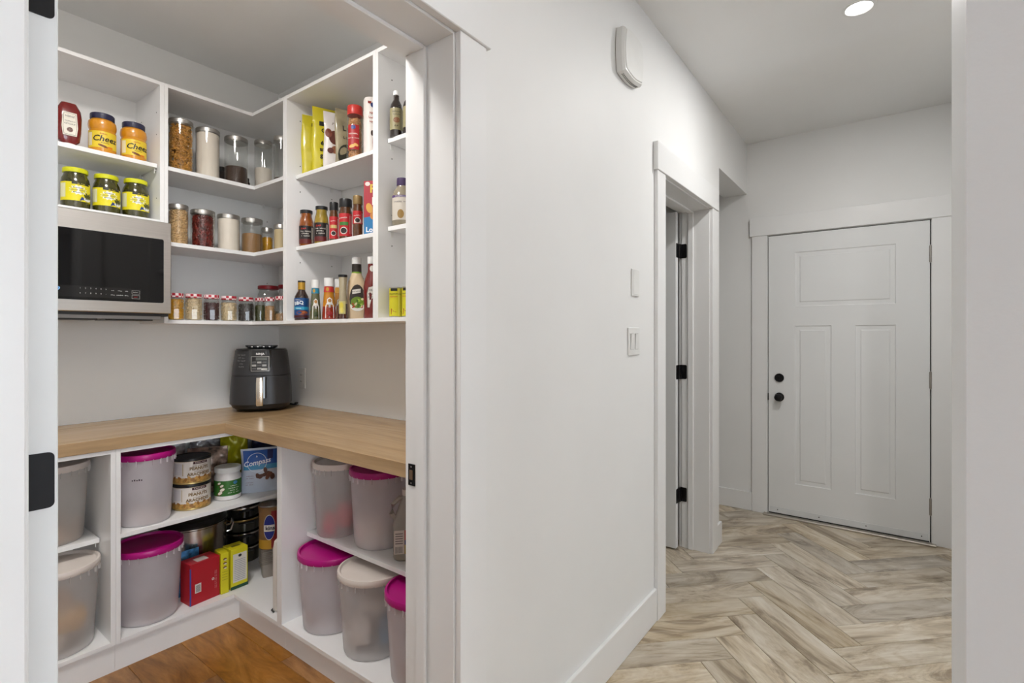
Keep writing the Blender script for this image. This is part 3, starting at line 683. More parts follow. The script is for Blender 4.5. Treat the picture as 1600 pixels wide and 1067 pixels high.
# ---- air fryer
fx, fy = -1.858, 1.415
af = thing('air_fryer', 'dark grey air fryer with black control panel and silver drawer handle', 'air fryer', (fx, fy, CT), facing(fx, fy, -.06))
AFB = mat('fryer_grey', (.040, .040, .043), .36, .35, var=.06); AFG = mat('fryer_gloss', (.006, .006, .007), .10, coat=.6, var=.1)
def af_ring(z, k=1.0):
    if z < .045: wd = .275
    q = max(0.0, (z - .06) / .27); wd = .300 - .052 * q ** 1.5; return rrect(wd * k, (wd - .002) * k, .105 * k, z, 7)
bm = NB(); loft(bm, [rrect(.225, .225, .09, .004, 7), rrect(.275, .275, .10, .02, 7), rrect(.292, .29, .105, .040, 7)]); obj('base', bm, BLACKP, af)
bm = NB(); loft(bm, [af_ring(z) for z in (.0405, .08, .12, .16, .186)]); dw = obj('drawer', bm, AFB, af)
bm = NB(); loft(bm, [af_ring(.1865, .985), af_ring(.190, .985)]); obj('seam', bm, DARK, af)
bm = NB(); loft(bm, [af_ring(z) for z in (.190, .22, .25, .28, .305, .318)]); obj('housing', bm, AFB, af)
bm = NB(); loft(bm, [rrect(.246, .244, .104, .3185, 7), rrect(.240, .240, .10, .325, 7), rrect(.15, .15, .07, .328, 7)]); top = obj('top_cover', bm, BLACKP, af)
bm = NB(); loft(bm, [rrect(.13, .13, .06, .328, 7), rrect(.16, .16, .07, .340, 7), rrect(.156, .156, .07, .344, 7)]); obj('vent_cap', bm, BLACKP, top)
for k in range(-4, 5): bxo('vent_slat', LIDSTEEL if k % 2 else BLACKP, top, k * .014 - .004, k * .014 + .004, -.0806, -.0785, .335, .340)
def af_y(z): q = max(0.0, (z - .06) / .27); return -(.298 - .052 * q ** 1.5) / 2
def m_af(s, t, e):
    wd = -2 * af_y(t); fl = wd / 2 - .105; d = 0.0
    if abs(s) > fl: g = min(abs(s) - fl, .104); d = .105 - math.sqrt(.105 ** 2 - g ** 2)
    return (s, -wd / 2 + d - e, t)
bm = NB(); nS, nT = 14, 10; G = []
for i in range(nS + 1):
    for j in range(nT + 1):
        s = -.052 + .104 * i / nS; t = .208 + .113 * j / nT
        if j < 3: s *= (.80, .93, .98)[j]
        G.append(bm.verts.new(m_af(s, t, .003)))
for i in range(nS):
    for j in range(nT): a = i * (nT + 1) + j; bm.faces.new((G[a], G[a + nT + 1], G[a + nT + 2], G[a + 1]))
cp = obj('control_panel', bm, AFG, af); SIL = mat('panel_silver', (.30, .29, .27), .35, .7)
p_text(cp, m_af, 'NINJA', .0145, 0, .301, ink(235, 235, 235), e=.0045, fat=.0004)
for q in ((-.043, .043, .2125, .2155), (-.043, .043, .286, .289), (-.043, -.040, .2155, .286), (.040, .043, .2155, .286)): p_rect(cp, m_af, *q, SIL, 'frame', e=.0042)
p_rect(cp, m_af, -.020, .032, .268, .283, mat('lcd', (.12, .13, .12), .2), 'display', e=.0042)
for j, t in enumerate((.258, .242, .226)):
    for i, s in enumerate((-.028, -.004, .020)): p_rect(cp, m_af, s - .010, s + .010, t - .005, t + .005, SIL if (i + j) % 2 else mat('key_dark', (.07, .07, .07), .3), 'key', e=.0042)
p_rect(cp, m_af, .006, .034, .2185, .2265, ink(205, 205, 200), 'key', e=.005)
for row, tx in enumerate(('max crisp', 'air fry', 'air roast', 'bake', 'reheat')):
    p_scrib(af, m_af, tx, .0085, -.088, .296 - row * .015, ink(150, 150, 150), e=.0012)
bm = NB(); loft(bm, [rrect(.030, .012, .005, .038, 3, 0, af_y(.04) - .030), rrect(.034, .013, .006, .05, 3, 0, af_y(.05) - .032), rrect(.034, .013, .006, .15, 3, 0, af_y(.15) - .034), rrect(.031, .030, .006, .182, 3, 0, af_y(.18) - .024)]); hd = obj('handle', bm, CHROME, af); hd['label'] = 'polished silver drawer handle'
bm = NB(); loft(bm, [rrect(.040, .030, .004, .075, 2, .012, af_y(.08) - .010), rrect(.040, .030, .004, .184, 2, .012, af_y(.18) - .008)]); obj('handle_mount', bm, AFG, af)
cd = NB(); tube(cd, [(.10, .09, .02), (.13, .085, .012), (.155, .06, .008), (.172, .04, .010), (.178, .055, .016), (.165, .075, .012)], .0045, 8); obj('power_cord', cd, BLACKP, af)

# ================================================================== FOOD AND STORAGE THINGS
FOOD = dict(
    pasta=mat('dry_pasta', rgb(206, 148, 62), .5, var=.3, scale=60), flour=mat('flour', rgb(238, 226, 212), .8, var=.03, bump=.1, bscale=40),
    coffee=mat('ground_coffee', rgb(66, 46, 34), .8, var=.25, scale=160, bump=.5, bscale=200), oats=mat('rolled_oats', rgb(214, 178, 128), .7, var=.16, scale=90),
    chili=mat('dried_chili', rgb(108, 30, 22), .35, var=.75, scale=55), sugar=mat('brown_sugar', rgb(150, 112, 70), .8, var=.08, scale=120, bump=.3, bscale=150),
    corn=mat('popcorn_kernels', rgb(226, 168, 42), .4, var=.2, scale=80), cream=mat('cream_powder', rgb(206, 184, 142), .8, var=.04),
    bean=mat('dark_beans', rgb(70, 24, 26), .35, var=.4, scale=60), pale=mat('pale_grain', rgb(222, 200, 160), .6, var=.16, scale=90),
    black=mat('black_beans', rgb(58, 48, 42), .35, var=.3, scale=60), green=mat('green_lentils', rgb(92, 92, 48), .5, var=.25, scale=70),
    seed=mat('tan_seeds', rgb(178, 136, 84), .5, var=.25, scale=80), cashew=mat('roasted_cashews', rgb(206, 150, 96), .5, var=.15, scale=60))
def put(name, label, cat, x, y, z, off=0.0, group=None): return thing(name, label, cat, (x, y, z), facing(x, y, off), group)

def canister(label, x, y, z, r, h, food, fill, piece=None, n=0, size=.004):
    t = put('glass_canister', label, 'canister', x, y, z, 0, 'glass canisters with steel lids')
    lh = .020; g = h - lh
    lao('jar', GLASS, t, [(.0005, .0012), (r * .9, .0012), (r * .975, .005), (r * .975, g)], cap0=False, cap1=False, n=36)
    bm = NB(); lathe(bm, [(r * .90, g - .004), (r * .90, g), (r, g), (r, h - .003), (r * .96, h), (.001, h)], 36, cap0=True, cap1=False); obj('lid', bm, LIDSTEEL, t)['label'] = 'brushed steel lid'
    c = g * fill
    if piece:
        o = grains(t, 'contents', FOOD[food], n, r * .965, .004, c, size, piece, seed=int(x * -1000) + int(y * 777))
        q = .78 if piece == 'grain' else .52
        lao('contents_core', FOOD[food], t, [(r * q, .006), (r * q, c - size * 1.5), (.001, c - size)], n=24, cap1=False)
    else:
        lao('contents', FOOD[food], t, [(r * .92, .004), (r * .945, .008), (r * .945, c - .006), (r * .90, c), (r * .4, c + .006 * (fill < .9)), (.001, c + .004 * (fill < .9))], n=36, cap1=False)
    return t
def C(u0, u1, vt, z, lab, food, fill, x=None, y=None, **k):
    X, Y, r, h = fit(u0, u1, vt, z, x, y); return canister(lab, X, Y, z + .0004, r * .985, h, food, fill, **k)
LFX = -1.865
C(262, 303, 190, S1, 'tall steel lidded canister full of spiral pasta', 'pasta', .97, x=LFX, piece='spiral', n=560, size=.0088)
C(305, 344.3, 204, S1, 'tall steel lidded canister full of white flour next to the pasta', 'flour', .985, x=LFX)
C(350, 388, 217, S1, 'steel lidded canister half full of dark ground coffee', 'coffee', .42, x=LFX)
C(397, 426, 222, S1, 'slim steel lidded canister half full of white sugar', 'flour', .52, y=1.45)
C(427, 455, 216, S1, 'nearly empty steel lidded canister tight against the shelf divider', 'coffee', .12, y=1.40)
C(263, 295, 321, S2, 'steel lidded canister full of rolled oats beside the microwave', 'oats', .97, x=LFX, piece='grain', n=900, size=.0042)
C(297, 337, 330, S2, 'steel lidded canister stuffed with dried red chillies', 'chili', .96, x=LFX, piece='pod', n=800, size=.0095)
C(339, 375.5, 337, S2, 'short steel lidded canister full of white flour below the coffee', 'flour', .985, x=LFX)
C(376.5, 411, 343, S2, 'steel lidded canister two thirds full of brown sugar', 'sugar', .64, x=LFX)
C(408, 427, 357, S2, 'smallest steel lidded canister of yellow grain on the corner shelf', 'corn', .78, y=1.462, piece='grain', n=500, size=.003)
C(427.5, 450, 352, S2, 'small steel lidded canister of cream powder by the shelf divider', 'cream', .95, y=1.41)
def spice(label, x, y, z, r, h):
    t = put('spice_jar', label, 'jar', x, y, z + .0004, 0); dk = mat('dark_spice', rgb(52, 40, 36), .4, var=.3, scale=60)
    lao('jar', dk, t, [(r * .94, 0), (r, .004), (r, h * .72), (r * .8, h * .8)]); lao('cap', BLACKP, t, [(r * .86, h * .8), (r * .86, h), (.001, h)], cap1=False)
spice('small dark spice jar behind the tall flour canister', -1.985, 1.262, S1, .028, .118)
spice('small dark spice jar between the coffee and sugar canisters', -1.965, 1.375, S1, .026, .085)
spice('small dark spice jar at the back of the middle corner shelf', -1.80, 1.545, S2, .032, .19)

# mason jars with gingham lids along the bottom board
GING = checker_mat('red_gingham', rgb(176, 28, 48), rgb(244, 226, 226), 78.0)
REDLID = mat('red_lid', rgb(150, 22, 34), .35, var=.05)
def mason(label, x, y, z, r, h, food, fill, size=.0034, n=420, red=False, group='gingham lidded jars'):
    t = put('mason_jar', label, 'jar', x, y, z, 0, group); b = h - .018
    def ring(k, zz): return rrect(2 * r * k, 2 * r * k, r * (.62 if k > .85 else .9) * k, zz, 5)
    bm = NB(); loft(bm, [ring(.80, .001), ring(.96, .006), ring(.975, .014), ring(.975, b * .72), ring(.93, b * .82), ring(.80, b * .93), ring(.80, b)], True, False); obj('jar', bm, GLASS, t)
    lao('lid', REDLID if red else GING, t, [(r * .90, b - .002), (r * .95, b), (r * .95, h - .003), (r * .90, h), (.001, h)], cap1=False, n=28)
    if food:
        c = b * fill; bm = NB(); loft(bm, [ring(.66, .004), ring(.74, .009), ring(.74, min(c, b * .72) - .004), ring(.68, c - .004)]); obj('contents_core', bm, FOOD[food], t)
        g = grains(t, 'contents', FOOD[food], n, r * .96, .006, c, size, 'grain', seed=int(abs(x) * 991 + abs(y) * 313))
    return t
for u0, u1, vt, lab, food, fill in ((260, 288, 458.5, 'gingham lidded jar of yellow popcorn kernels beside the microwave', 'corn', .92), (288.5, 316.5, 459.5, 'gingham lidded jar full of pale oats', 'pale', .97),
        (317.5, 343.4, 461, 'gingham lidded jar of dark red beans', 'bean', .82), (344.6, 370.8, 463, 'gingham lidded jar of pale sunflower seeds', 'pale', .86),
        (372, 397, 465, 'gingham lidded jar of black beans', 'black', .86)):
    X, Y, r_, h_ = fit(u0, u1, vt, ZB, x=-1.838); mason(lab, X, Y, ZB + .0004, r_ * 1.03, h_, food, fill)
for u0, u1, vt, yy, lab, food, fill in ((397.5, 415, 465.5, 1.41, 'gingham lidded jar of green lentils in the corner', 'green', .8), (413.5, 430, 465, 1.362, 'small gingham lidded jar of tan seeds in the corner', 'seed', .76), (430, 448, 463, 1.40, 'gingham lidded jar partly hidden by the shelf divider', 'seed', .35)):
    X, Y, r_, h_ = fit(u0, u1, vt, ZB, y=yy); mason(lab, X, Y, ZB + .0004, r_ * 1.02, h_, food, fill, size=.003)
mason('larger glass jar with plain red lid in the back corner', -1.965, 1.508, ZB + .0004, .058, .208, 'green', .35, red=True, group='red lidded jars')
mason('larger glass jar with plain red lid behind the shelf divider', -1.835, 1.548, ZB + .0004, .050, .208, 'seed', .3, red=True, group='red lidded jars')

# ---- round jars and bottles turned from a profile; a label wraps the body at radius lr
def turned(name, label, cat, x, y, z, parts, off=0.0, group=None):
    t = put(name, label, cat, x, y, z, off, group); out = {}
    for nm, m, prof, *kw in parts:
        k = dict(n=32, cap1=False) if prof[-1][0] < .002 else dict(n=32)
        if kw: k.update(kw[0])
        out[nm] = lao(nm, m, t, prof, **k)
    return t
YEL = ink(226, 212, 28); NAVY = ink(34, 36, 84); OR = mat('cheese_spread', rgb(212, 142, 28), .3, var=.05, coat=.5)
for u0, u1, vt, lab, off in ((137, 183, 181, 'cheese spread jar with navy lid standing next to the ketchup', .05), (187.5, 230, 195, 'cheese spread jar with navy lid nearest the shelf side panel', .22)):
    X, Y, r_, h_ = fit(u0, u1, vt, S1, x=-1.862); b = h_ * .86
    t = turned('cheese_jar', lab, 'jar', X, Y, S1 + .0004, [('jar', OR, [(r_ * .9, 0), (r_ * .97, .006), (r_ * .97, b * .66), (r_ * .90, b * .70), (r_ * .99, b * .78), (r_, b * .86), (r_ * .95, b * .95), (r_ * .80, b)]),
        ('lid', mat('navy_lid', rgb(36, 36, 66), .4), [(r_ * .84, b), (r_ * .86, b + .003), (r_ * .86, h_ - .003), (r_ * .82, h_), (.001, h_)])], off, 'cheese spread jars')
    mp = m_cyl(r_ * .97); lb = p_rect(t, mp, -r_ * 1.25, r_ * 1.25, b * .17, b * .63, ink(232, 202, 54))
    p_text(lb, mp, 'Cheez', .034, r_ * .12, b * .42, ink(24, 24, 30), shear=.25, fat=.0006); p_scrib(lb, mp, 'KRAFT', .010, r_ * .05, b * .56, ink(190, 40, 30)); p_scrib(lb, mp, 'SPREAD', .009, r_ * .15, b * .31, ink(60, 50, 20))
    p_ell(lb, mp, 0, b * .22, .018, .005, ink(120, 66, 20), rot=-.3); p_ell(lb, mp, .024, b * .20, .012, .004, ink(220, 120, 30)); p_rect(lb, mp, -r_ * 1.2, -r_ * .8, b * .22, b * .58, ink(236, 226, 190), 'fine_print', e=.001)
PKG = mat('pickle_brine', rgb(58, 56, 20), .18, var=.45, scale=26, coat=.8); YLID = mat('yellow_lid', rgb(214, 214, 26), .35, var=.03)
for i, (u0, u1, vt, lab) in enumerate(((93.5, 142, 265, 'yellow lidded pickle jar below the ketchup bottle'), (143.6, 189, 275.5, 'yellow lidded pickle jar in the middle of three'), (190, 234, 282.5, 'yellow lidded pickle jar next to the shelf side panel'))):
    X, Y, r_, h_ = fit(u0, u1, vt, DECK, x=-1.872); b = h_ - .018
    t = turned('pickle_jar', lab, 'jar', X, Y, DECK + .0004, [('jar', PKG, [(r_ * .86, 0), (r_ * .97, .008), (r_ * .985, b * .22), (r_ * .985, b * .72), (r_ * .93, b * .84), (r_ * .78, b * .94), (r_ * .78, b)]), ('lid', YLID, [(r_ * .84, b - .001), (r_ * .86, b + .002), (r_ * .86, h_ - .003), (r_ * .82, h_), (.001, h_)])], .12, 'pickle jars')
    mp = m_cyl(r_ * .985); lb = p_rect(t, mp, -r_ * 1.35, r_ * 1.2, b * .24, b * .72, YEL)
    p_rect(lb, mp, -r_ * 1.3, -r_ * .78, b * .32, b * .68, ink(222, 220, 180), 'fine_print', e=.001); p_rect(lb, mp, -r_ * .35, r_ * .9, b * .665, b * .72, ink(30, 34, 24), 'banner', e=.001); p_scrib(lb, mp, 'NO NAME', .007, r_ * .28, b * .692, ink(226, 212, 28))
    st = []
    for q in range(24): rr = (.029 if q % 2 else .021); st.append((r_ * .08 + rr * 1.1 * math.cos(q * PI / 12), b * .52 + rr * .72 * math.sin(q * PI / 12)))
    p_poly(lb, mp, st, ink(240, 240, 226), 'starburst'); p_scrib(lb, mp, 'CRUNCHY', .0095, r_ * .08, b * .58, ink(36, 44, 120)); p_scrib(lb, mp, 'POLSKI OGORKI', .0072, r_ * .08, b * .52, ink(36, 44, 120)); p_scrib(lb, mp, 'PICKLES', .0095, r_ * .08, b * .46, ink(36, 44, 120))
    p_poly(lb, mp, [(r_ * .15, b * .25), (r_ * .75, b * .245), (r_ * .65, b * .31), (r_ * .3, b * .36)], ink(44, 64, 130), 'cloth'); p_ell(lb, mp, r_ * .78, b * .315, .017, .009, ink(236, 236, 230), 'bowl', e=.0015)
    for q in range(5): p_ell(lb, mp, r_ * .78 + (q - 2) * .0052, b * .375 + (q % 2) * .006, .0036, .011, ink(70, 72, 24), 'pickle', e=.002, rot=(q - 2) * -.25)
# upside-down ketchup
X, Y, r_, h_ = fit(86, 128, 164, S1, x=-1.862); KET = mat('ketchup', rgb(112, 24, 22), .22, var=.06, coat=.5)
t = put('ketchup_bottle', 'upside down squeeze ketchup bottle standing on its white cap', 'bottle', X, Y, S1 + .0004, .15)
lao('cap', WHITEP, t, [(.026, 0), (.028, .003), (.027, .018), (.024, .020)])
bm = NB(); loft(bm, [rrect(.046, .040, .018, .0202, 5), rrect(.072, .050, .02, .034, 5), rrect(.080, .054, .02, .07, 5), rrect(.084, .056, .02, .13, 5), rrect(.078, .054, .02, .160, 5), rrect(.05, .036, .014, .188, 5)]); obj('body', bm, KET, t)
mp = m_flat(.0285); lb = p_poly(t, mp, [(-.022, .050), (.022, .050), (.026, .085), (.022, .145), (-.022, .145), (-.026, .085)], ink(222, 216, 200), 'label', e=.0006)
p_poly(lb, mp, [(-.019, .054), (.019, .054), (.022, .085), (.019, .141), (-.019, .141), (-.022, .085)], ink(60, 50, 40), 'border', e=.0009); p_poly(lb, mp, [(-.018, .055), (.018, .055), (.021, .085), (.018, .140), (-.018, .140), (-.021, .085)], ink(226, 220, 206), 'field')
p_text(lb, mp, 'HEINZ', .011, 0, .128, ink(50, 36, 30)); p_text(lb, mp, 'TOMATO', .008, 0, .108, ink(50, 36, 30)); p_text(lb, mp, 'KETCHUP', .008, 0, .097, ink(50, 36, 30)); p_ell(lb, mp, 0, .074, .010, .010, ink(120, 40, 34))

# ---- bags: pillow with crimped ends; print follows the front
def bag(name, label, x, y, z, wd, ht, th, m, rz, tilt=0.0, seed=1, gusset=True, cat='bag', group=None, flop=0.0, crush=.004):
    t = thing(name, label, cat, (x, y, z), rz, group); t.rotation_euler = (tilt, 0, rz); rnd = random.Random(seed)
    ph = [rnd.uniform(0, 6.28) for _ in range(8)]
    def depth(s, v):
        e = max(0.0, 1 - (2 * s / wd) ** 2) ** .5; b = min(1.0, v / (.18 * ht)) if not gusset else .55 + .45 * min(1.0, v / (.3 * ht)); q = min(1.0, max(0.0, (ht * .96 - v) / (.42 * ht)))
        return th / 2 * e * b * q ** .7
    def wob(s, v): return crush * (math.sin(s * 70 + ph[0]) * math.sin(v * 41 + ph[1]) + .6 * math.sin(s * 33 + v * 57 + ph[2]) + .4 * math.sin(v * 120 + ph[3]) * math.cos(s * 90))
    def top_x(s, v): return s * (1 + .035 * math.sin(v * 25 + ph[4])) + flop * max(0, v / ht - .5) * .1
    def mp(s, v, e): return (top_x(s, v), -depth(s, v) - wob(s, v) * min(1, depth(s, v) / (th * .25) + .15) - e, v)
    nS, nV = 14, 20; bm = NB(); F, B = [], []
    for i in range(nS + 1):
        s = wd * (i / nS - .5)
        F.append([bm.verts.new(mp(s, ht * j / nV, 0)) for j in range(nV + 1)])
        B.append([bm.verts.new((top_x(s, ht * j / nV), depth(s, ht * j / nV) + .0008 + wob(s + .3, ht * j / nV) * .5 * min(1, depth(s, ht * j / nV) / (th * .25)), ht * j / nV)) for j in range(nV + 1)])
    for i in range(nS):
        for j in range(nV):
            bm.faces.new((F[i][j], F[i + 1][j], F[i + 1][j + 1], F[i][j + 1])); bm.faces.new((B[i][j], B[i][j + 1], B[i + 1][j + 1], B[i + 1][j]))
        bm.faces.new((F[i][0], B[i][0], B[i + 1][0], F[i + 1][0])); bm.faces.new((F[i][nV], F[i + 1][nV], B[i + 1][nV], B[i][nV]))
    for j in range(nV): bm.faces.new((F[0][j], F[0][j + 1], B[0][j + 1], B[0][j])); bm.faces.new((F[nS][j], B[nS][j], B[nS][j + 1], F[nS][j + 1]))
    obj('pouch', bm, m, t, sharp=70); return t, mp
YB = mat('yellow_foil', rgb(206, 192, 34), .3, var=.06, coat=.3)
BK = ink(22, 22, 18)
def file_bag(name, label, xl, wd, ht, th, m, rz, seed, group=None, yl=1.385):
    return bag(name, label, xl + wd / 2 * math.cos(rz), yl + wd / 2 * math.sin(rz), S1 + .0004, wd, ht, th, m, rz, seed=seed, group=group, crush=.0016)
t, mp = file_bag('snack_bag', 'yellow snack bag leaning against the shelf side panel', -1.416, .150, .300, .026, YB, 1.16, 3, 'yellow snack bags', 1.382)
for q, tx in enumerate(('us', 'sn', 'v', 'é', 's', 'g')): p_text(t, mp, tx, .026, -.004, .225 - q * .032, BK, fat=.0008)
p_rect(t, mp, -.030, .035, .246, .264, BK, 'banner')
t, mp = file_bag('snack_bag', 'taller yellow snack bag between the other yellow bag and the white one', -1.331, .155, .318, .028, YB, 1.20, 5, 'yellow snack bags')
p_rect(t, mp, -.048, .030, .228, .250, BK, 'banner')
for q, tx in enumerate(('Ou', '', 'éda', 'sans', 'gras')):
    if tx: p_text(t, mp, tx, .028, -.020, .205 - q * .030, BK, fat=.0008)
p_text(t, mp, '270 g', .016, -.022, .035, BK)
WB = mat('white_foil', rgb(222, 216, 212), .32, var=.03, coat=.2)
t, mp = file_bag('chocolate_bag', 'white bag printed with chocolate coated nuts', -1.236, .145, .270, .030, WB, 1.22, 8)
CH = ink(92, 42, 30)
p_ell(t, mp, -.024, .150, .030, .034, CH); p_ell(t, mp, -.054, .168, .016, .022, ink(120, 60, 42)); p_ell(t, mp, -.022, .093, .020, .018, ink(150, 96, 66)); p_ell(t, mp, -.044, .087, .014, .013, CH, e=.002); p_ell(t, mp, .010, .035, .016, .02, ink(206, 190, 110)); p_scrib(t, mp, 'nuts', .022, -.014, .215, ink(150, 140, 130), shear=.3)
GB = mat('clear_grey_bag', rgb(150, 140, 112), .22, var=.3, scale=14, coat=.5)
t, mp = file_bag('snack_bag', 'grey green see through bag between the white bag and the cashews', -1.146, .140, .262, .028, GB, 1.36, 11)
p_scrib(t, mp, '75', .038, -.020, .170, ink(50, 46, 40)); p_scrib(t, mp, 'SUN', .024, -.020, .130, ink(64, 56, 48)); p_ell(t, mp, -.022, .05, .040, .05, ink(44, 46, 36))
X, Y, r_, h_ = fit(541.5, 568, 168, S1, y=1.402)
t = turned('cashew_jar', 'clear plastic jar of cashews with a red lid and red label', 'jar', X, Y, S1 + .0004, [('jar', GLASS, [(r_ * .9, .001), (r_ * .985, .006), (r_ * .985, h_ * .78), (r_ * .86, h_ * .83)]), ('lid', mat('bright_red_lid', rgb(196, 52, 44), .35), [(r_ * .90, h_ * .83), (r_ * .92, h_ * .84), (r_ * .92, h_ - .003), (r_ * .88, h_), (.001, h_)])], .05)
lao('contents_core', FOOD['cashew'], t, [(r_ * .62, .006), (r_ * .62, h_ * .74)], n=24); grains(t, 'contents', FOOD['cashew'], 260, r_ * .94, .006, h_ * .76, .0075, 'pod', seed=4)
mp = m_cyl(r_ * .99); lb = p_rect(t, mp, -r_ * .95, r_ * .45, h_ * .16, h_ * .62, ink(168, 24, 30)); p_ell(lb, mp, -r_ * .25, h_ * .57, .010, .009, ink(40, 60, 130), 'badge', e=.0015)
p_scrib(lb, mp, 'CASHEWS', .0105, -r_ * .25, h_ * .45, ink(244, 232, 224)); p_scrib(lb, mp, 'NOIX DE CAJOU', .0075, -r_ * .25, h_ * .37, ink(244, 232, 224)); p_ell(lb, mp, -r_ * .4, h_ * .22, .014, .007, ink(222, 176, 96), rot=.3); p_ell(lb, mp, .002, h_ * .245, .010, .006, ink(222, 176, 96), rot=-.4)
X, Y, r_, h_ = fit(568.5, 594, 156, S1, y=1.42)
t = put('snack_carton', 'white paper canister with a blue badge beside the cashew jar', 'carton', X + .006, Y, S1 + .0004, .15)
bm = NB(); loft(bm, [rrect(.078, .070, .030, 0, 5), rrect(.078, .070, .030, h_ - .012, 5), rrect(.072, .064, .028, h_ - .004, 5), rrect(.05, .045, .02, h_, 5)]); obj('body', bm, ink(228, 222, 216), t)
mp = m_flat(.0352); p_ell(t, mp, -.003, h_ * .84, .012, .011, ink(40, 66, 128), 'badge', e=.0008); p_rect(t, mp, -.026, -.012, h_ * .86, h_ * .90, ink(150, 60, 52), 'label')
for q, tx in enumerate(('BITE', 'SIZED', 'CORN')): p_scrib(t, mp, tx, .015, -.004, h_ * (.70 - .075 * q), ink(176, 66, 54))
p_ell(t, mp, .006, h_ * .2, .013, .052, ink(160, 30, 34)); p_ell(t, mp, -.008, h_ * .36, .006, .012, ink(60, 40, 36))

# ---- middle right shelf: sauce jars, coffee, cracker box
for u0, u1, vt, lab, top_m, off in ((467, 490.5, 329, 'pasta sauce jar with black lid and dark amber sauce by the shelf side panel', rgb(138, 74, 24), .1), (491, 514, 323, 'pasta sauce jar with black lid and yellow olive oil layer on top', rgb(150, 126, 42), .05)):
    X, Y, r_, h_ = fit(u0, u1, vt, S2, y=1.392 if u0 < 480 else 1.402); b = h_ - .016; SM = mat('sauce_%d' % int(u0), top_m, .15, var=.2, scale=30, coat=.8)
    t = turned('sauce_jar', lab, 'jar', X, Y, S2 + .0004, [('jar', SM, [(r_ * .9, 0), (r_ * .985, .005), (r_ * .985, b * .62), (r_ * .90, b * .78), (r_ * .74, b * .90), (r_ * .74, b)]), ('lid', BLACKP, [(r_ * .82, b - .001), (r_ * .84, b + .002), (r_ * .84, h_ - .002), (.001, h_)])], off, 'pasta sauce jars')
    mp = m_cyl(r_ * .985); lb = p_rect(t, mp, -r_ * 1.45, r_ * 1.45, b * .06, b * .60, ink(26, 20, 20)); p_rect(lb, mp, -r_ * 1.4, r_ * 1.4, b * .065, b * .20, ink(96, 26, 26), 'band', e=.001)
    p_scrib(lb, mp, 'bel', .016, -r_ * .45, b * .51, ink(196, 40, 36), shear=.3, fat=.0006); p_scrib(lb, mp, 'sun dried', .0105, -r_ * .2, b * .43, ink(226, 222, 214)); p_scrib(lb, mp, 'tomato', .0105, -r_ * .25, b * .36, ink(226, 222, 214)); p_scrib(lb, mp, '& basil', .0105, -r_ * .2, b * .29, ink(226, 222, 214)); p_rect(lb, mp, r_ * .62, r_ * .85, b * .10, b * .56, ink(180, 172, 160), 'fine_print', e=.001)
CG = mat('coffee_jar_glass', rgb(88, 52, 26), .12, var=.3, scale=30, coat=.9)
for u0, u1, vt, lab, capm, tagc, off in ((514.5, 529, 317, 'slim instant coffee jar with black cap and cream band', BLACKP, (206, 190, 120), .05), (529.5, 550.5, 312, 'wide instant coffee jar with black cap and green band', BLACKP, (60, 120, 48), -.15), (551, 567, 307, 'instant coffee jar with gold cap', mat('gold_cap', rgb(142, 118, 74), .4, .3), (228, 220, 206), .1)):
    X, Y, r_, h_ = fit(u0, u1, vt, S2, y=1.415); b = h_ * .80
    t = turned('coffee_jar', lab, 'jar', X, Y, S2 + .0004, [('jar', CG, [(r_ * .94, 0), (r_ * .985, .004), (r_ * .985, b * .86), (r_ * .86, b * .94), (r_ * .86, b)]), ('cap', capm, [(r_ * .94, b), (r_ * .96, b + .002), (r_ * .96, h_ - .004), (r_ * .92, h_), (.001, h_)])], off, 'instant coffee jars')
    mp = m_cyl(r_ * .985); lb = p_rect(t, mp, -r_ * 1.5, r_ * 1.5, b * .12 if u0 < 550 else b * .42, b * .80, ink(190, 38, 44)); p_scrib(lb, mp, 'NESCAFE', r_ * .36, -r_ * .25, b * .66, ink(236, 230, 222), rot=.08)
    p_rect(lb, mp, -r_ * .85, r_ * .55, b * .44, b * .54, ink(*tagc), 'band', e=.001); p_rect(lb, mp, r_ * .75, r_ * 1.2, b * .2 if u0 < 550 else b * .45, b * .74, ink(214, 150, 146), 'fine_print', e=.001)
    cz = b * .28 if u0 < 550 else b * .52
    p_ell(lb, mp, -r_ * .15, cz, r_ * .55, r_ * .55, ink(232, 226, 218), 'cup', e=.0014); p_ell(lb, mp, -r_ * .15, cz, r_ * .45, r_ * .45, ink(34, 22, 18), 'coffee', e=.0018)
def carton(name, label, x, y, z, wd, dp, ht, m, rz, cat='box', group=None, tilt=0.0):
    t = thing(name, label, cat, (x, y, z), rz, group); t.rotation_euler = (tilt, 0, rz); bm = NB(); box(bm, -wd / 2, wd / 2, -dp / 2, dp / 2, 0, ht, bev=.0012); obj('carton', bm, m, t); return t, m_flat(dp / 2)
X, Y, d = at(592, y=1.415)
t, mp = carton('cracker_box', 'red and blue cracker box beside the gold capped coffee', X, Y + .02, S2 + .0004, .150, .045, .232, ink(172, 40, 54), facing(X, Y, -.35))
p_rect(t, mp, -.074, .074, .002, .075, ink(36, 120, 176), 'label', n=2); p_poly(t, mp, [(-.074, .075), (.074, .075), (.074, .10), (0, .085)], ink(36, 120, 176), 'wave', e=.0008)
p_text(t, mp, 'RITZ', .050, .004, .196, ink(222, 190, 60), fat=.001); p_text(t, mp, 'bits', .046, -.006, .142, ink(240, 236, 230), fat=.001); p_ell(t, mp, -.058, .218, .011, .009, ink(232, 220, 214), 'badge'); p_text(t, mp, 'Lo', .030, -.050, .022, ink(236, 240, 244), fat=.0008); p_ell(t, mp, -.050, .115, .014, .022, ink(214, 160, 70), rot=.3); p_ell(t, mp, -.03, .085, .016, .020, ink(200, 130, 56), rot=-.4); pass

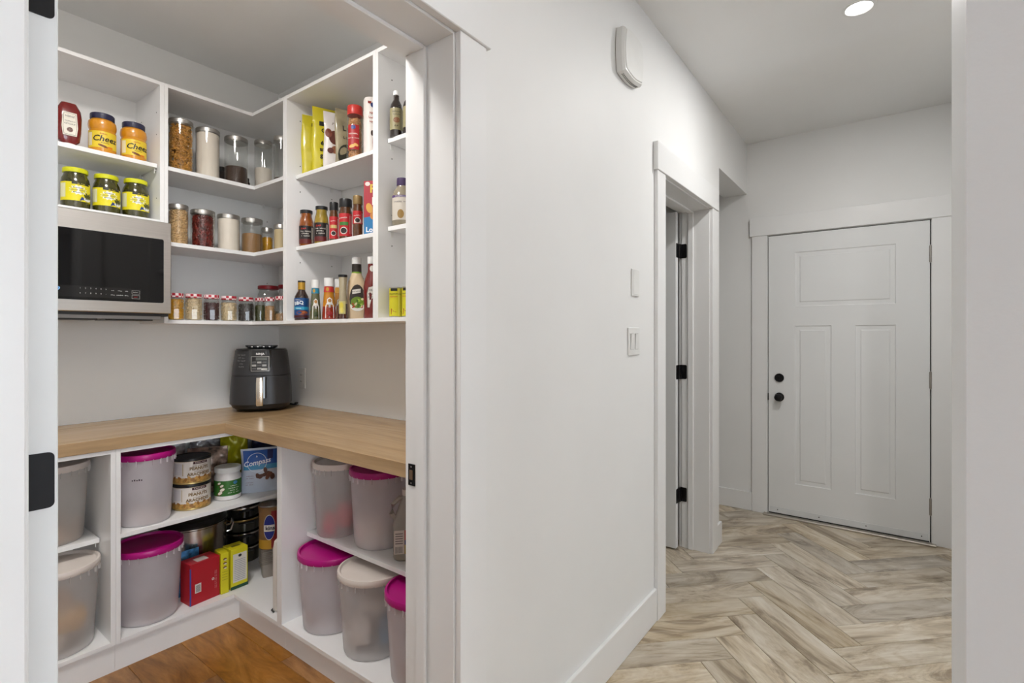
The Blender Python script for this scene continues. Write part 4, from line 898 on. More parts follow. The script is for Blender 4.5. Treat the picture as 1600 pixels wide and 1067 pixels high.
# ---- bottom right shelf: bottles
def bottle(label, x, y, z, prof, m, capprof, capm, off=0.0, sy=1.0, cat='bottle', name='sauce_bottle', group=None):
    t = put(name, label, cat, x, y, z, off, group); lao('bottle', m, t, prof, n=28, sy=sy); k = dict(n=24)
    if capprof[-1][0] < .002: k['cap1'] = False
    lao('cap', capm, t, capprof, **k); return t
BBQ = mat('bbq_sauce', rgb(46, 22, 16), .12, var=.2, coat=.9); GOLD = mat('gold_wrap', rgb(190, 146, 50), .35, .4)
def bbq(label, X, Y, r_, h_, off):
    t = bottle(label, X, Y, ZB + .0004, [(r_ * .94, 0), (r_ * .985, .005), (r_ * .985, h_ * .52), (r_ * .93, h_ * .60), (r_ * .52, h_ * .74), (r_ * .46, h_ * .80)], BBQ, [(r_ * .50, h_ * .775), (r_ * .50, h_ - .008), (r_ * .46, h_ - .008), (.001, h_ - .008)], GOLD, off, group='barbecue sauce bottles')
    lao('cap_top', BLACKP, t, [(r_ * .51, h_ - .0078), (r_ * .51, h_), (.001, h_)], n=24, cap1=False)
    mp = m_cyl(r_ * .985); lb = p_rect(t, mp, -r_ * 1.4, r_ * 1.4, h_ * .06, h_ * .56, ink(22, 72, 130)); p_rect(lb, mp, -r_ * 1.39, r_ * 1.39, h_ * .265, h_ * .34, ink(40, 150, 186), 'band', e=.001); p_rect(lb, mp, -r_ * 1.39, r_ * 1.39, h_ * .065, h_ * .13, ink(70, 22, 22), 'band', e=.001)
    p_text(lb, mp, 'BBQ', .022, -r_ * .5, h_ * .43, ink(232, 236, 240), rot=.15, fat=.0006); p_scrib(lb, mp, 'Kraft', .010, -r_ * .6, h_ * .51, ink(232, 236, 240)); p_scrib(lb, mp, 'sauce', .010, -r_ * .5, h_ * .30, ink(232, 240, 244)); p_ell(lb, mp, 0, h_ * .19, r_ * .8, h_ * .055, ink(132, 66, 34), e=.0014); p_ell(lb, mp, r_ * .3, h_ * .20, r_ * .35, h_ * .03, ink(168, 92, 48), e=.0018)
X, Y, r_, h_ = fit(459.5, 483, 439, ZB, y=1.360); bbq('barbecue sauce bottle with blue label and gold neck at the shelf front', X, Y, r_, h_, .1)
X, Y, r_, h_ = fit(476, 492, 440, ZB, y=1.49); bbq('second barbecue sauce bottle standing behind the green pepper sauce', X, Y, .030, .235, .1)
def taper_bottle(label, u0, u1, vt, yy, lo, hi, split, neckc, off, dotc):
    X, Y, r_, h_ = fit(u0, u1, vt, ZB, y=yy); b = h_ * .78
    ML = mat('sauce_lo_%d' % int(u0), lo, .15, var=.1, coat=.8); MH = mat('sauce_hi_%d' % int(u0), hi, .15, var=.1, coat=.8)
    def rad(z): q = z / b; return r_ * (.985 - .42 * max(0, q - .12) ** 1.2)
    t = put('sauce_bottle', label, 'bottle', X, Y, ZB + .0004, off); zs_ = [0, .004] + [b * split * k / 4 for k in range(1, 5)]
    lao('bottle', ML, t, [(rad(z) * (.95 if z == 0 else 1), z) for z in zs_], n=28)
    zh = [b * (split + (1 - split) * k / 5) for k in range(6)]; lao('bottle_neck', MH, t, [(rad(z), z + .0002) for z in zh], n=28)
    nb_ = lao('neck_wrap', ink(*neckc), t, [(rad(b * .84) + .0012, b * .84), (rad(b) + .0012, b + .001)], n=28); mpn = m_cyl(rad(b * .92) + .0012); p_ell(nb_, mpn, -r_ * .3, b * .92, r_ * .22, b * .06, ink(196, 150, 60), 'badge')
    lao('cap', WHITEP, t, [(rad(b) + .001, b + .0014), (rad(b) + .0025, b + .003), (rad(b) + .0025, h_ - .002), (.001, h_)], n=24, cap1=False)
    def mp(s, v, e): rr = rad(v); return ((rr + e) * math.sin(s / rr), -(rr + e) * math.cos(s / rr), v)
    lb = p_poly(t, mp, [(-r_ * .62, b * .05), (r_ * .62, b * .05), (r_ * .60, b * .42), (r_ * .36, b * .52), (r_ * .34, b * .62), (0, b * .68), (-r_ * .34, b * .62), (-r_ * .36, b * .52), (-r_ * .60, b * .42)], ink(232, 228, 220), 'label', e=.001)
    p_ell(lb, mp, 0, b * .58, r_ * .24, b * .055, ink(176, 124, 56), 'emblem', e=.0018); p_scrib(lb, mp, 'PRESIDENT', r_ * .19, 0, b * .45, ink(40, 46, 100), e=.002); p_scrib(lb, mp, 'CHOICE', r_ * .22, 0, b * .40, ink(40, 46, 100), e=.002); p_ell(lb, mp, 0, b * .20, r_ * .36, b * .06, ink(*dotc), e=.0018); p_ell(lb, mp, r_ * .1, b * .14, r_ * .38, b * .03, ink(*[max(0, c - 20) for c in dotc]), e=.0022, rot=.3)
taper_bottle('tapered sauce bottle with green sauce, blue neck wrap and white cap', 484, 502, 437, 1.385, rgb(92, 92, 60), rgb(104, 104, 76), .5, (40, 130, 160), .05, (62, 74, 40))
taper_bottle('tapered sauce bottle with red and orange sauce and red neck wrap', 502.8, 525.5, 434, 1.39, rgb(142, 40, 14), rgb(196, 128, 24), .40, (196, 52, 44), .1, (150, 30, 30))
taper_bottle('tapered sauce bottle with amber sauce behind the lemon dressing', 520, 541, 436, 1.495, rgb(150, 84, 24), rgb(180, 120, 40), .5, (206, 150, 60), .0, (150, 60, 40))
X, Y, r_, h_ = fit(527, 544.5, 429, ZB, y=1.372); LEM = mat('dressing_dark', rgb(70, 36, 22), .12, coat=.8, var=.1); CLR = mat('pale_glass_dressing', rgb(172, 160, 130), .08, coat=.9, var=.1)
t = put('dressing_bottle', 'waisted clear dressing bottle with black cap and lemon slice print', 'bottle', X, Y, ZB + .0004, .05)
def wr(q): return r_ * (.99 - .46 * math.sin(PI * min(1, q * 1.05)) ** 1.4 * (q > .0) if q < .5 else .53 + .22 * (q - .5) / .5 * 2 * .9)
lao('bottle', LEM, t, [(r_ * .98, 0), (r_, .003), (r_ * .93, h_ * .12), (r_ * .86, h_ * .34)], n=28); lao('bottle_neck', CLR, t, [(r_ * .86, h_ * .3402), (r_ * .72, h_ * .52), (r_ * .66, h_ * .68), (r_ * .70, h_ * .82), (r_ * .78, h_ * .935)], n=28)
lao('cap', BLACKP, t, [(r_ * .80, h_ * .936), (r_ * .84, h_ * .945), (r_ * .84, h_ - .002), (.001, h_)], n=24, cap1=False)
mp = m_cyl(r_ * .90); lb = p_rect(t, m_cyl(r_ * .945), -r_ * .8, r_ * .45, h_ * .12, h_ * .40, ink(196, 186, 120), e=.0004); p_ell(lb, m_cyl(r_ * .95), -r_ * .3, h_ * .30, r_ * .36, h_ * .075, ink(214, 196, 70), 'lemon'); p_ell(lb, m_cyl(r_ * .955), -r_ * .2, h_ * .20, r_ * .30, h_ * .06, ink(222, 206, 100), 'lemon')
X, Y, r_, h_ = fit(543.5, 571, 402, ZB, y=1.44); DRS = mat('creamy_dressing', rgb(214, 190, 154), .3, var=.03, coat=.4)
t = put('dressing_bottle', 'tall creamy salad dressing bottle with white cap and salad picture', 'bottle', X, Y, ZB + .0004, .1)
bm = NB(); dpth = .060
loft(bm, [rrect(w_, d_, .024, z_, 5) for w_, d_, z_ in ((.074, .054, 0), (.080, .060, .006), (.080, .060, h_ * .50), (.074, .056, h_ * .60), (.046, .044, h_ * .72), (.040, .040, h_ * .76))]); obj('bottle', bm, DRS, t)
lao('neck_wrap', ink(40, 32, 26), t, [(.0212, h_ * .745), (.0208, h_ * .885)], n=24); lao('band', ink(120, 156, 50), t, [(.0214, h_ * .725), (.0214, h_ * .76)], n=24); lao('cap', WHITEP, t, [(.0205, h_ * .8852), (.021, h_ * .89), (.021, h_ - .002), (.001, h_)], n=24, cap1=False)
mp = m_flat(.0302); lb = p_poly(t, mp, [(.034 * math.cos(a) , h_ * .32 + h_ * (.235 if math.sin(a) > 0 else .19) * math.sin(a)) for a in [2 * PI * q / 20 for q in range(20)]], ink(58, 50, 44), 'label', e=.0006)
p_ell(lb, mp, 0, h_ * .21, .031, .022, ink(232, 230, 222), 'plate'); p_ell(lb, mp, 0, h_ * .27, .029, .026, ink(112, 142, 44), 'salad', e=.0018)
rnd = random.Random(5)
for q in range(12): p_ell(lb, mp, rnd.uniform(-.022, .022), h_ * rnd.uniform(.20, .34), rnd.uniform(.004, .009), rnd.uniform(.003, .006), (ink(170, 196, 80), ink(176, 62, 40), ink(222, 214, 170), ink(70, 110, 34))[q % 4], 'leaf', e=.0022 + .0001 * q, rot=rnd.uniform(0, 3))
p_poly(lb, mp, [(-.022, h_ * .40), (.014, h_ * .425), (.014, h_ * .49), (-.022, h_ * .465)], ink(226, 222, 212), 'tag', e=.0030); p_scrib(lb, mp, 'Aux Herbes', .007, -.004, h_ * .445, ink(60, 52, 44), e=.0036, rot=.12)
X, Y, r_, h_ = fit(567.5, 594, 401, ZB, y=1.40)
t = bottle('upright ketchup bottle with white cap next to the salad dressing', X, Y, ZB + .0004, [(r_ * .9, 0), (r_ * .98, .006), (r_ * .90, h_ * .18), (r_ * .97, h_ * .30), (r_ * .97, h_ * .52), (r_ * .80, h_ * .64), (r_ * .48, h_ * .76), (r_ * .44, h_ * .88)], KET, [(r_ * .50, h_ * .881), (r_ * .52, h_ * .89), (r_ * .50, h_ - .002), (.001, h_)], WHITEP, .22, name='ketchup_bottle')
mp = m_cyl(r_ * .985); lb = p_poly(t, mp, [(-.026, h_ * .17), (.026, h_ * .17), (.028, h_ * .40), (.022, h_ * .50), (0, h_ * .525), (-.022, h_ * .50), (-.028, h_ * .40)], ink(58, 40, 36), 'label', e=.0008); p_poly(lb, mp, [(-.024, h_ * .178), (.024, h_ * .178), (.026, h_ * .40), (.020, h_ * .492), (0, h_ * .515), (-.020, h_ * .492), (-.026, h_ * .40)], ink(224, 218, 208), 'field', e=.0014)
p_text(lb, mp, 'HEINZ', .013, 0, h_ * .45, ink(40, 36, 36), e=.002); p_text(lb, mp, 'TOMATO', .0105, 0, h_ * .385, ink(40, 36, 36), e=.002); p_text(lb, mp, 'KETCHUP', .0105, 0, h_ * .34, ink(40, 36, 36), e=.002); p_ell(lb, mp, 0, h_ * .235, .005, .012, ink(120, 30, 40), e=.002)
nk = p_ell(t, m_cyl(r_ * .52), -.002, h_ * .80, .010, .013, ink(226, 222, 214), 'badge', e=.0008)
t = bottle('dark bottle with black cap behind the salad dressing', -1.175, 1.545, ZB + .0004, [(.028, 0), (.030, .004), (.030, .12), (.014, .165), (.013, .19)], BBQ, [(.0145, .1902), (.0145, .205), (.001, .206)], BLACKP)

# ---- right-most bay
SYR = mat('syrup_dark', rgb(34, 22, 16), .12, var=.15, coat=.9)
def syrup(label, X, Y, r_, h_, off):
    t = bottle(label, X, Y, 2.113 + .0004, [(r_ * .94, 0), (r_ * .985, .005), (r_ * .985, h_ * .60), (r_ * .86, h_ * .70), (r_ * .46, h_ * .80), (r_ * .42, h_ * .90)], SYR, [(r_ * .46, h_ * .901), (r_ * .50, h_ * .91), (r_ * .48, h_ - .002), (.001, h_)], WHITEP, off, name='syrup_bottle', group='syrup bottles')
    mp = m_cyl(r_ * .985); lb = p_rect(t, mp, -r_ * 1.35, r_ * 1.35, h_ * .14, h_ * .60, ink(150, 142, 104)); p_scrib(lb, mp, 'VANILLA', r_ * .34, 0, h_ * .52, ink(50, 46, 36)); p_scrib(lb, mp, 'extract', r_ * .30, 0, h_ * .46, ink(60, 56, 46)); p_ell(lb, mp, 0, h_ * .34, r_ * .5, h_ * .06, ink(128, 84, 52)); p_scrib(lb, mp, 'OR', r_ * .6, 0, h_ * .22, ink(70, 50, 36), shear=.3)
X, Y, r_, h_ = fit(609, 629.5, 143, 2.113, y=1.380); syrup('dark syrup bottle with white cap and olive label standing in front', X, Y, r_, h_, .05)
syrup('dark syrup bottle half hidden by the door jamb', X + .064, Y + .012, r_, h_ * .96, .1)
X, Y, r_, h_ = fit(612, 645, 279, 1.757, y=1.398); JUG = mat('cloudy_bottle', rgb(142, 132, 112), .2, var=.1, coat=.6); PUR = mat('purple_cap', rgb(72, 54, 92), .4)
t = bottle('large cloudy bottle with purple cap and white label', X, Y, 1.757 + .0004, [(r_ * .9, 0), (r_ * .98, .008), (r_ * .98, h_ * .58), (r_ * .86, h_ * .70), (r_ * .52, h_ * .80), (r_ * .50, h_ * .83)], JUG, [(r_ * .52, h_ * .831), (r_ * .54, h_ * .84), (r_ * .52, h_ - .002), (.001, h_)], PUR, .2, name='plastic_bottle')
mp = m_cyl(r_ * .985); lb = p_rect(t, mp, -r_ * 1.4, r_ * 1.4, h_ * .10, h_ * .60, ink(206, 198, 186)); p_rect(lb, mp, -r_ * 1.39, r_ * 1.39, h_ * .56, h_ * .605, ink(82, 56, 110), 'band', e=.001); p_scrib(lb, mp, 'KIRKLAND', .010, -r_ * .4, h_ * .583, ink(226, 220, 226), e=.0016); p_scrib(lb, mp, 'Balsamic Vinegar', .0085, -r_ * .2, h_ * .47, ink(96, 90, 96)); p_ell(lb, mp, -r_ * .35, h_ * .22, .013, .018, ink(150, 118, 60)); p_rect(lb, mp, r_ * .35, r_ * .8, h_ * .12, h_ * .26, ink(60, 58, 56), 'barcode', e=.0014)
def tin(label, X, Y, r_, h_, off, z=ZB):
    t = put('food_can', label, 'can', X, Y, z + .0004, off, 'yellow food cans'); lao('can', mat('tin', (.55, .53, .50), .3, .9), t, [(r_ * .95, 0), (r_, .002), (r_, .004), (r_ * .98, .006), (r_ * .98, h_ - .006), (r_, h_ - .004), (r_, h_ - .001), (r_ * .94, h_ - .001), (r_ * .92, h_ - .004), (.001, h_ - .004)], n=32, cap1=False)
    mp = m_cyl(r_ * .985); lb = p_rect(t, mp, -r_ * 2.4, r_ * 2.4, .006, h_ - .006, ink(206, 198, 36)); p_rect(lb, mp, -r_ * .95, r_ * .05, h_ * .86, h_ * .95, ink(30, 30, 24), 'banner', e=.001)
    p_scrib(lb, mp, 'PINEAPPLE', .0105, -r_ * .2, h_ * .77, ink(40, 36, 24)); p_scrib(lb, mp, 'slices', .010, -r_ * .45, h_ * .68, ink(190, 60, 44)); p_poly(lb, mp, [(-r_ * .9, h_ * .10), (r_ * .9, h_ * .12), (r_ * .6, h_ * .22), (-r_ * .5, h_ * .20), (-r_ * .85, h_ * .30)], ink(150, 44, 26), 'picture', e=.0012); p_rect(lb, mp, r_ * .25, r_ * .36, .008, h_ - .008, ink(232, 226, 130), 'stripe', e=.001)
X, Y, r_, h_ = fit(608, 630, 449, ZB, y=1.370); tin('yellow food can with black banner next to the shelf side panel', X, Y, r_, h_, .1); tin('yellow food can half hidden by the door jamb', X + .066, Y + .01, r_, h_, -.1)

# ---- lidded tubs in the base units
TUB = frosted_mat('frosted_tub', (.97, .935, .965), .27, .20); TUBD = frosted_mat('frosted_tub_clear', (.92, .89, .86), .36, .20)
TUBC = frosted_mat('frosted_tub_thin', (.95, .93, .92), .52, .20)
PINK = mat('magenta_lid', rgb(178, 12, 122), .35, var=.04); CREAM = mat('white_lid', rgb(222, 212, 204), .4, var=.03)
FLOURT = mat('tub_flour', rgb(226, 214, 206), .9, var=.03)
def tub(label, x, y, z, r, h, lid, body, fills=(), mark=False, group='lidded storage tubs', sy=1.0):
    t = put('storage_tub', label, 'tub', x, y, z + .0005, 0, group); rb = r * .83; rt = r * .955; zt = h - .030
    bm = NB(); n = 48
    def ring(rr, z, rib=0.0): return [((rr + (rib if i % 4 == 0 else 0)) * math.cos(2 * PI * i / n), (rr + (rib if i % 4 == 0 else 0)) * sy * math.sin(2 * PI * i / n), z) for i in range(n)]
    loft(bm, [ring(rb * .94, .0005), ring(rb, .010), ring(rb + (rt - rb) * .5, zt * .5), ring(rt, zt)], True, False); bd = obj('body', bm, body, t)
    bm = NB()
    for k in range(24):
        a = 2 * PI * k / 24; M = Matrix.Translation(((rt + .003) * math.cos(a), (rt + .003) * sy * math.sin(a), zt - .012)) @ Matrix.Rotation(a, 4, 'Z')
        vs = bmesh.ops.create_cube(bm, size=1.0, matrix=M @ Matrix.Diagonal((.007, .0022, .024, 1)))
    obj('ribs', bm, body, bd)['kind'] = 'stuff'
    lo = NB(); lathe(lo, [(r * .965, zt - .002), (r * .985, zt - .004), (r, zt), (r, zt + .014), (r * .985, zt + .020), (r * .93, zt + .021), (r * .905, zt + .012), (r * .88, zt + .010), (r * .5, zt + .012), (.001, zt + .013)], n, True, False, sy=sy); obj('lid', lo, lid, t)
    for k, (m, a, b, q) in enumerate(fills):
        bm = NB(); r0 = rb * .93 + (rt - rb) * a; r1 = rb * .93 + (rt - rb) * b
        loft(bm, [ring(r0 * q, zt * a + .006), ring(r1 * q, zt * b - .012), ring(r1 * q * .8, zt * b), ring(.002, zt * b + .004)]); obj('contents', bm, m, t)
    if mark:
        mp = lambda s, v, e: ((rt + e - .006) * math.sin(s / rt), -(rt + e - .006) * math.cos(s / rt), v)
        for q in range(5): p_rect(t, mp, -.045 + q * .008, -.040 + q * .008, zt * .70, zt * .70 + .005 + .002 * (q % 2), ink(70, 60, 70), 'marking', e=.004, n=1)
    return t
tub('magenta lidded tub beside the peanut cans on the shelf', -1.658, .810, .533, .111, .305, PINK, TUB, [(FLOURT, 0, .22, .97)], True)
tub('magenta lidded tub left of the red box on the deck', -1.672, .827, DK, .129, .322, PINK, TUB, [(FLOURT, 0, .12, .97)], False)
PAS = mat('brown_packets', rgb(150, 112, 76), .6, var=.35, scale=22)
tub('white lidded tub on the shelf against the pantry door side', -1.790, .532, .502, .124, .318, CREAM, TUBD, [(PAS, 0, .30, .95)])
t = tub('white lidded tub on the deck with packets inside', -1.672, .533, DK, .127, .335, CREAM, TUBC, [])
for k, (a, b, c_, col) in enumerate(((-.03, -.02, .05, (206, 196, 186)), (.03, -.03, .12, (196, 146, 60)), (-.01, .02, .17, (180, 130, 70)))):
    bm = NB(); loft(bm, [rrect(.09, .05, .02, c_ - .045, 4, a, b), rrect(.11, .09, .03, c_, 4, a, b), rrect(.08, .05, .02, c_ + .045, 4, a, b)]); obj('contents', bm, ink(*col), t)
tub('tall magenta lidded tub by the white divider panel on the deck', -1.000, 1.270, DK, .136, .318, PINK, TUB, [(FLOURT, 0, .10, .97)])
t = tub('white lidded tub on the deck with white and blue packets inside', -.725, 1.270, DK, .136, .316, CREAM, TUBC, [])
for a, b, c_, wx, col in ((-.045, -.035, .085, .075, (226, 218, 214)), (.045, -.035, .075, .06, (96, 150, 190)), (-.02, .0, .045, .12, (120, 106, 104)), (0, .03, .11, .13, (232, 226, 222))):
    bm = NB(); loft(bm, [rrect(wx * .8, .04, .012, max(.006, c_ - .05), 4, a, b), rrect(wx, .06, .02, c_, 4, a, b), rrect(wx * .8, .04, .012, c_ + .05, 4, a, b)]); obj('contents', bm, ink(*col), t)
tub('magenta lidded tub on the deck half hidden by the door jamb', -.450, 1.270, DK, .136, .318, PINK, TUB, [(FLOURT, 0, .10, .97)])
t = tub('narrow white lidded tub with pink packet inside on the shelf', -1.034, 1.322, .472, .103, .318, CREAM, TUBC, [])
for a, b, c_, wx, col in ((.03, -.03, .08, .07, (222, 92, 104)), (-.03, -.03, .045, .06, (214, 80, 96)), (.0, .01, .035, .11, (232, 226, 222))):
    bm = NB(); loft(bm, [rrect(wx * .7, .03, .012, max(.004, c_ - .05), 4, a, b), rrect(wx, .06, .02, c_, 4, a, b), rrect(wx * .7, .03, .012, c_ + .05, 4, a, b)]); obj('contents', bm, ink(*col), t)
tub('magenta lidded tub of flour on the shelf next to the jug', -.803, 1.362, .472, .122, .318, PINK, TUB, [(FLOURT, 0, .42, .97)])
# handled jug
t = put('plastic_jug', 'clear handled jug with white, red and yellow label', 'jug', -.605, 1.335, .4725, 0)
JG = frosted_mat('jug_plastic', (.66, .62, .56), .30, .15)
bm = NB(); loft(bm, [rrect(.100, .090, .03, 0, 5), rrect(.110, .100, .034, .008, 5), rrect(.110, .100, .034, .13, 5), rrect(.096, .088, .034, .155, 5), rrect(.052, .050, .024, .215, 5), rrect(.040, .040, .0195, .235, 5)]); bd = obj('body', bm, JG, t)
lao('cap', ink(206, 200, 192), t, [(.021, .2352), (.022, .238), (.022, .258), (.001, .259)], n=24, cap1=False)
hd = NB(); tube(hd, [(-.046, -.010, .150), (-.060, -.012, .172), (-.056, -.010, .205), (-.030, -.006, .226), (-.012, 0, .222)], .0095, 8); obj('handle', hd, JG, bd)
bm = NB(); loft(bm, [rrect(.098, .088, .03, .004, 5), rrect(.102, .092, .03, .05, 5)]); obj('contents', bm, mat('jug_liquid', rgb(150, 118, 70), .3), t)
mp = m_flat(.0505); lb = p_rect(t, mp, -.050, .040, .030, .118, ink(224, 216, 206), e=.0008); p_rect(lb, mp, -.012, .040, .082, .118, ink(196, 66, 62), 'panel', e=.0012); p_rect(lb, mp, -.012, .040, .064, .082, ink(40, 50, 110), 'panel', e=.0012); p_rect(lb, mp, -.012, .040, .030, .064, ink(178, 150, 60), 'panel', e=.0012)
for k in range(7): p_rect(lb, mp, -.046 + k * .004, -.0445 + k * .004, .034, .058, ink(30, 30, 30), 'bar', e=.0014, n=1)
for k in range(5): p_rect(lb, mp, -.046, -.018, .068 + k * .009, .0715 + k * .009, ink(130, 120, 116), 'fine_print', e=.0014, n=2)

# ---- corner base unit, upper shelf
PZ = .5335
NUT = mat('peanut_print', rgb(176, 134, 66), .4, var=.5, scale=70); GOLDC = mat('gold_tin', rgb(196, 170, 110), .3, .6)
def peanut(label, z, off):
    t = put('peanut_can', label, 'can', -1.702, 1.008, z, off, 'stacked peanut cans'); r_, h_ = .0765, .1150
    lao('can', GOLDC, t, [(r_ * .97, 0), (r_, .002), (r_, .005), (r_ * .985, .007), (r_ * .985, h_ - .013)], n=40); lao('lid', BLACKP, t, [(r_ * .99, h_ - .0128), (r_ * 1.015, h_ - .012), (r_ * 1.015, h_ - .002), (r_ * .99, h_), (r_ * .93, h_), (r_ * .91, h_ - .003), (.001, h_ - .003)], n=40, cap1=False)
    mp = m_cyl(r_ * .988); lb = p_rect(t, mp, -r_ * 2.2, r_ * 2.2, .026, h_ - .014, ink(222, 214, 206)); p_rect(lb, mp, -r_ * 2.2, r_ * 2.2, .008, .030, NUT, 'picture', e=.0011)
    for k in range(16): p_ell(lb, mp, -r_ * 1.3 + k * r_ * .17, .026 + .006 * math.sin(k * 2.4), .009, .005, (ink(196, 150, 80), ink(150, 100, 44))[k % 2], 'peanut', e=.0016, rot=k * .9, n=10)
    p_rect(lb, mp, -r_ * .08, r_ * .72, h_ - .026, h_ - .015, ink(70, 28, 34), 'banner', e=.0012); p_text(lb, mp, 'KIRKLAND', .0095, r_ * .32, h_ - .0205, ink(226, 216, 206)); p_rect(lb, mp, -r_ * 1.15, -r_ * .66, .044, h_ - .022, ink(206, 200, 200), 'fine_print', e=.0011)
    for q in ((-r_ * .62, -r_ * .58, .040, h_ - .022), (r_ * 1.12, r_ * 1.15, .040, h_ - .022)): p_rect(lb, mp, *q, ink(184, 164, 120), 'border', e=.0012, n=1)
    p_scrib(lb, mp, 'SUPER EXTRA LARGE', .0062, r_ * .25, .0815, ink(110, 92, 60)); p_text(lb, mp, 'PEANUTS', .0185, r_ * .25, .0695, ink(126, 98, 52), fat=.0007); p_scrib(lb, mp, 'EXTRA GROSSES', .0062, r_ * .25, .0565, ink(110, 92, 60)); p_text(lb, mp, 'ARACHIDES', .0180, r_ * .25, .0445, ink(126, 98, 52), fat=.0007)
peanut('lower peanut can with black lid standing on the shelf', PZ, .10); peanut('upper peanut can with black lid stacked on the other', PZ + .1156, .16)
t = turned('coconut_oil_jar', 'white plastic jar with white lid and green coconut label', 'jar', -1.692, 1.163, PZ, [('jar', mat('white_oil', rgb(226, 222, 220), .35), [(.053, 0), (.058, .004), (.058, .108), (.052, .120), (.049, .128)]), ('lid', WHITEP, [(.0555, .1282), (.057, .131), (.057, .150), (.054, .153), (.001, .1535)])], .05)
mp = m_cyl(.0582); lb = p_rect(t, mp, -.10, .10, .022, .094, ink(46, 104, 34)); p_ell(lb, mp, .030, .082, .010, .008, ink(70, 130, 180), 'badge')
for s_, v_, a_ in ((-.042, .080, .010), (-.030, .068, .011), (-.028, .050, .014), (-.038, .034, .014)): p_ell(lb, mp, s_, v_, a_, a_ * .55, ink(96, 60, 34), 'shell', e=.0014, rot=.5); p_ell(lb, mp, s_ + .002, v_ + .003, a_ * .8, a_ * .45, ink(232, 224, 208), 'coconut', e=.0018, rot=.5)
for k, tx in enumerate(('ORGANIC', 'COCONUT OIL', 'HUILE DE', 'NOIX DE COCO')): p_scrib(lb, mp, tx, .0085, .024, .068 - k * .0105, ink(234, 236, 222))
BLU = mat('bag_gloss_white', rgb(196, 204, 218), .28, var=.04, coat=.3)
bx_, by_ = -1.660, 1.312
t, mp = bag('chocolate_almond_bag', 'blue and white stand up bag of chocolate almonds', bx_, by_, PZ, .185, .218, .056, BLU, facing(bx_, by_, .0), seed=21, crush=.0016)
p_rect(t, mp, -.083, .083, .140, .209, ink(40, 92, 176), 'label', e=.0008, n=24); p_rect(t, mp, -.083, .083, .116, .140, ink(70, 150, 196), 'fade', e=.0008, n=24); p_rect(t, mp, .026, .052, .165, .207, ink(34, 40, 96), 'badge', e=.0016, n=6)
rg = [(-.022 + .046 * math.cos(2 * PI * q / 28), .150 + .046 * math.sin(2 * PI * q / 28)) for q in range(28)]
bm = NB(); V = [bm.verts.new(mp(a, b, .0022)) for a, b in rg]; W = [bm.verts.new(mp(-.022 + (a + .022) * .95, .150 + (b - .150) * .95, .0022)) for a, b in rg]
for q in range(28): bm.faces.new((V[q], V[(q + 1) % 28], W[(q + 1) % 28], W[q]))
obj('ring', bm, ink(226, 234, 244), t)
p_text(t, mp, 'Compass', .034, -.022, .150, ink(240, 246, 252), e=.003, shear=.25, rot=.14, fat=.0007)
p_poly(t, mp, [(-.022, .186), (-.018, .176), (-.026, .176)], ink(226, 234, 244), 'emblem', e=.0026)
rnd = random.Random(9)
for q in range(13): p_ell(t, mp, .004 + rnd.uniform(-.03, .055), .092 + rnd.uniform(-.018, .022), .014, .009, (ink(96, 58, 44), ink(122, 78, 60))[q % 2], 'almond', e=.0016 + .0002 * q, rot=rnd.uniform(0, 3))
for k, tx in enumerate(('ALMONDS', 'IN MILK', '', 'AMANDES', 'AU LAIT')): 
    if tx: p_scrib(t, mp, tx, .009, -.052, .086 - k * .011, ink(130, 90, 110), e=.0016)
# crinkled bags heaped behind
def heap(label, x, y, z, wd, ht, th, m, rz, tilt, seed):
    t, mp = bag('snack_bag', label, x, y, z, wd, ht, th, m, rz, tilt, seed, False, 'bag', 'bags heaped at the back of the shelf', crush=.015); return t, mp
SILV = mat('silver_foil_print', rgb(196, 192, 194), .25, .2, var=.55, scale=34, bump=.4, bscale=30); BRN = mat('brown_foil_print', rgb(158, 132, 116), .3, .1, var=.75, scale=34, bump=.4, bscale=30)
YG = mat('lime_foil', rgb(176, 170, 26), .28, .1, var=.25, scale=14, bump=.4, bscale=30); DBL = mat('navy_foil', rgb(38, 44, 84), .28, .1, var=.6, scale=30, bump=.4, bscale=30); DRK = mat('dark_foil', rgb(56, 46, 50), .3, .1, var=.7, scale=34, bump=.4, bscale=30)
heap('silver and white crinkled bag lying behind the peanut cans', -1.975, .98, .5345, .20, .245, .080, SILV, 1.35, -.05, 31)
heap('brown and white crinkled bag standing behind the coconut oil jar', -1.845, 1.135, .5345, .17, .225, .075, BRN, 1.05, -.05, 32)
heap('pale crinkled bag behind the upper peanut can', -1.985, 1.19, .5345, .15, .26, .060, SILV, 1.2, -.02, 33)
heap('lime yellow crinkled bag leaning above the coconut oil jar', -1.845, 1.262, .5345, .13, .285, .065, YG, 1.0, -.04, 34)
heap('pale blue crinkled bag behind the chocolate almonds', -1.97, 1.375, .5345, .14, .285, .060, BLU, 1.1, -.02, 35)
heap('navy crinkled bag at the back behind the chocolate almonds', -1.815, 1.425, .5345, .16, .285, .070, DBL, .95, -.02, 36)
heap('dark patterned bag beside the chocolate almonds', -1.655, 1.475, .5345, .15, .25, .080, DRK, .80, -.02, 37)

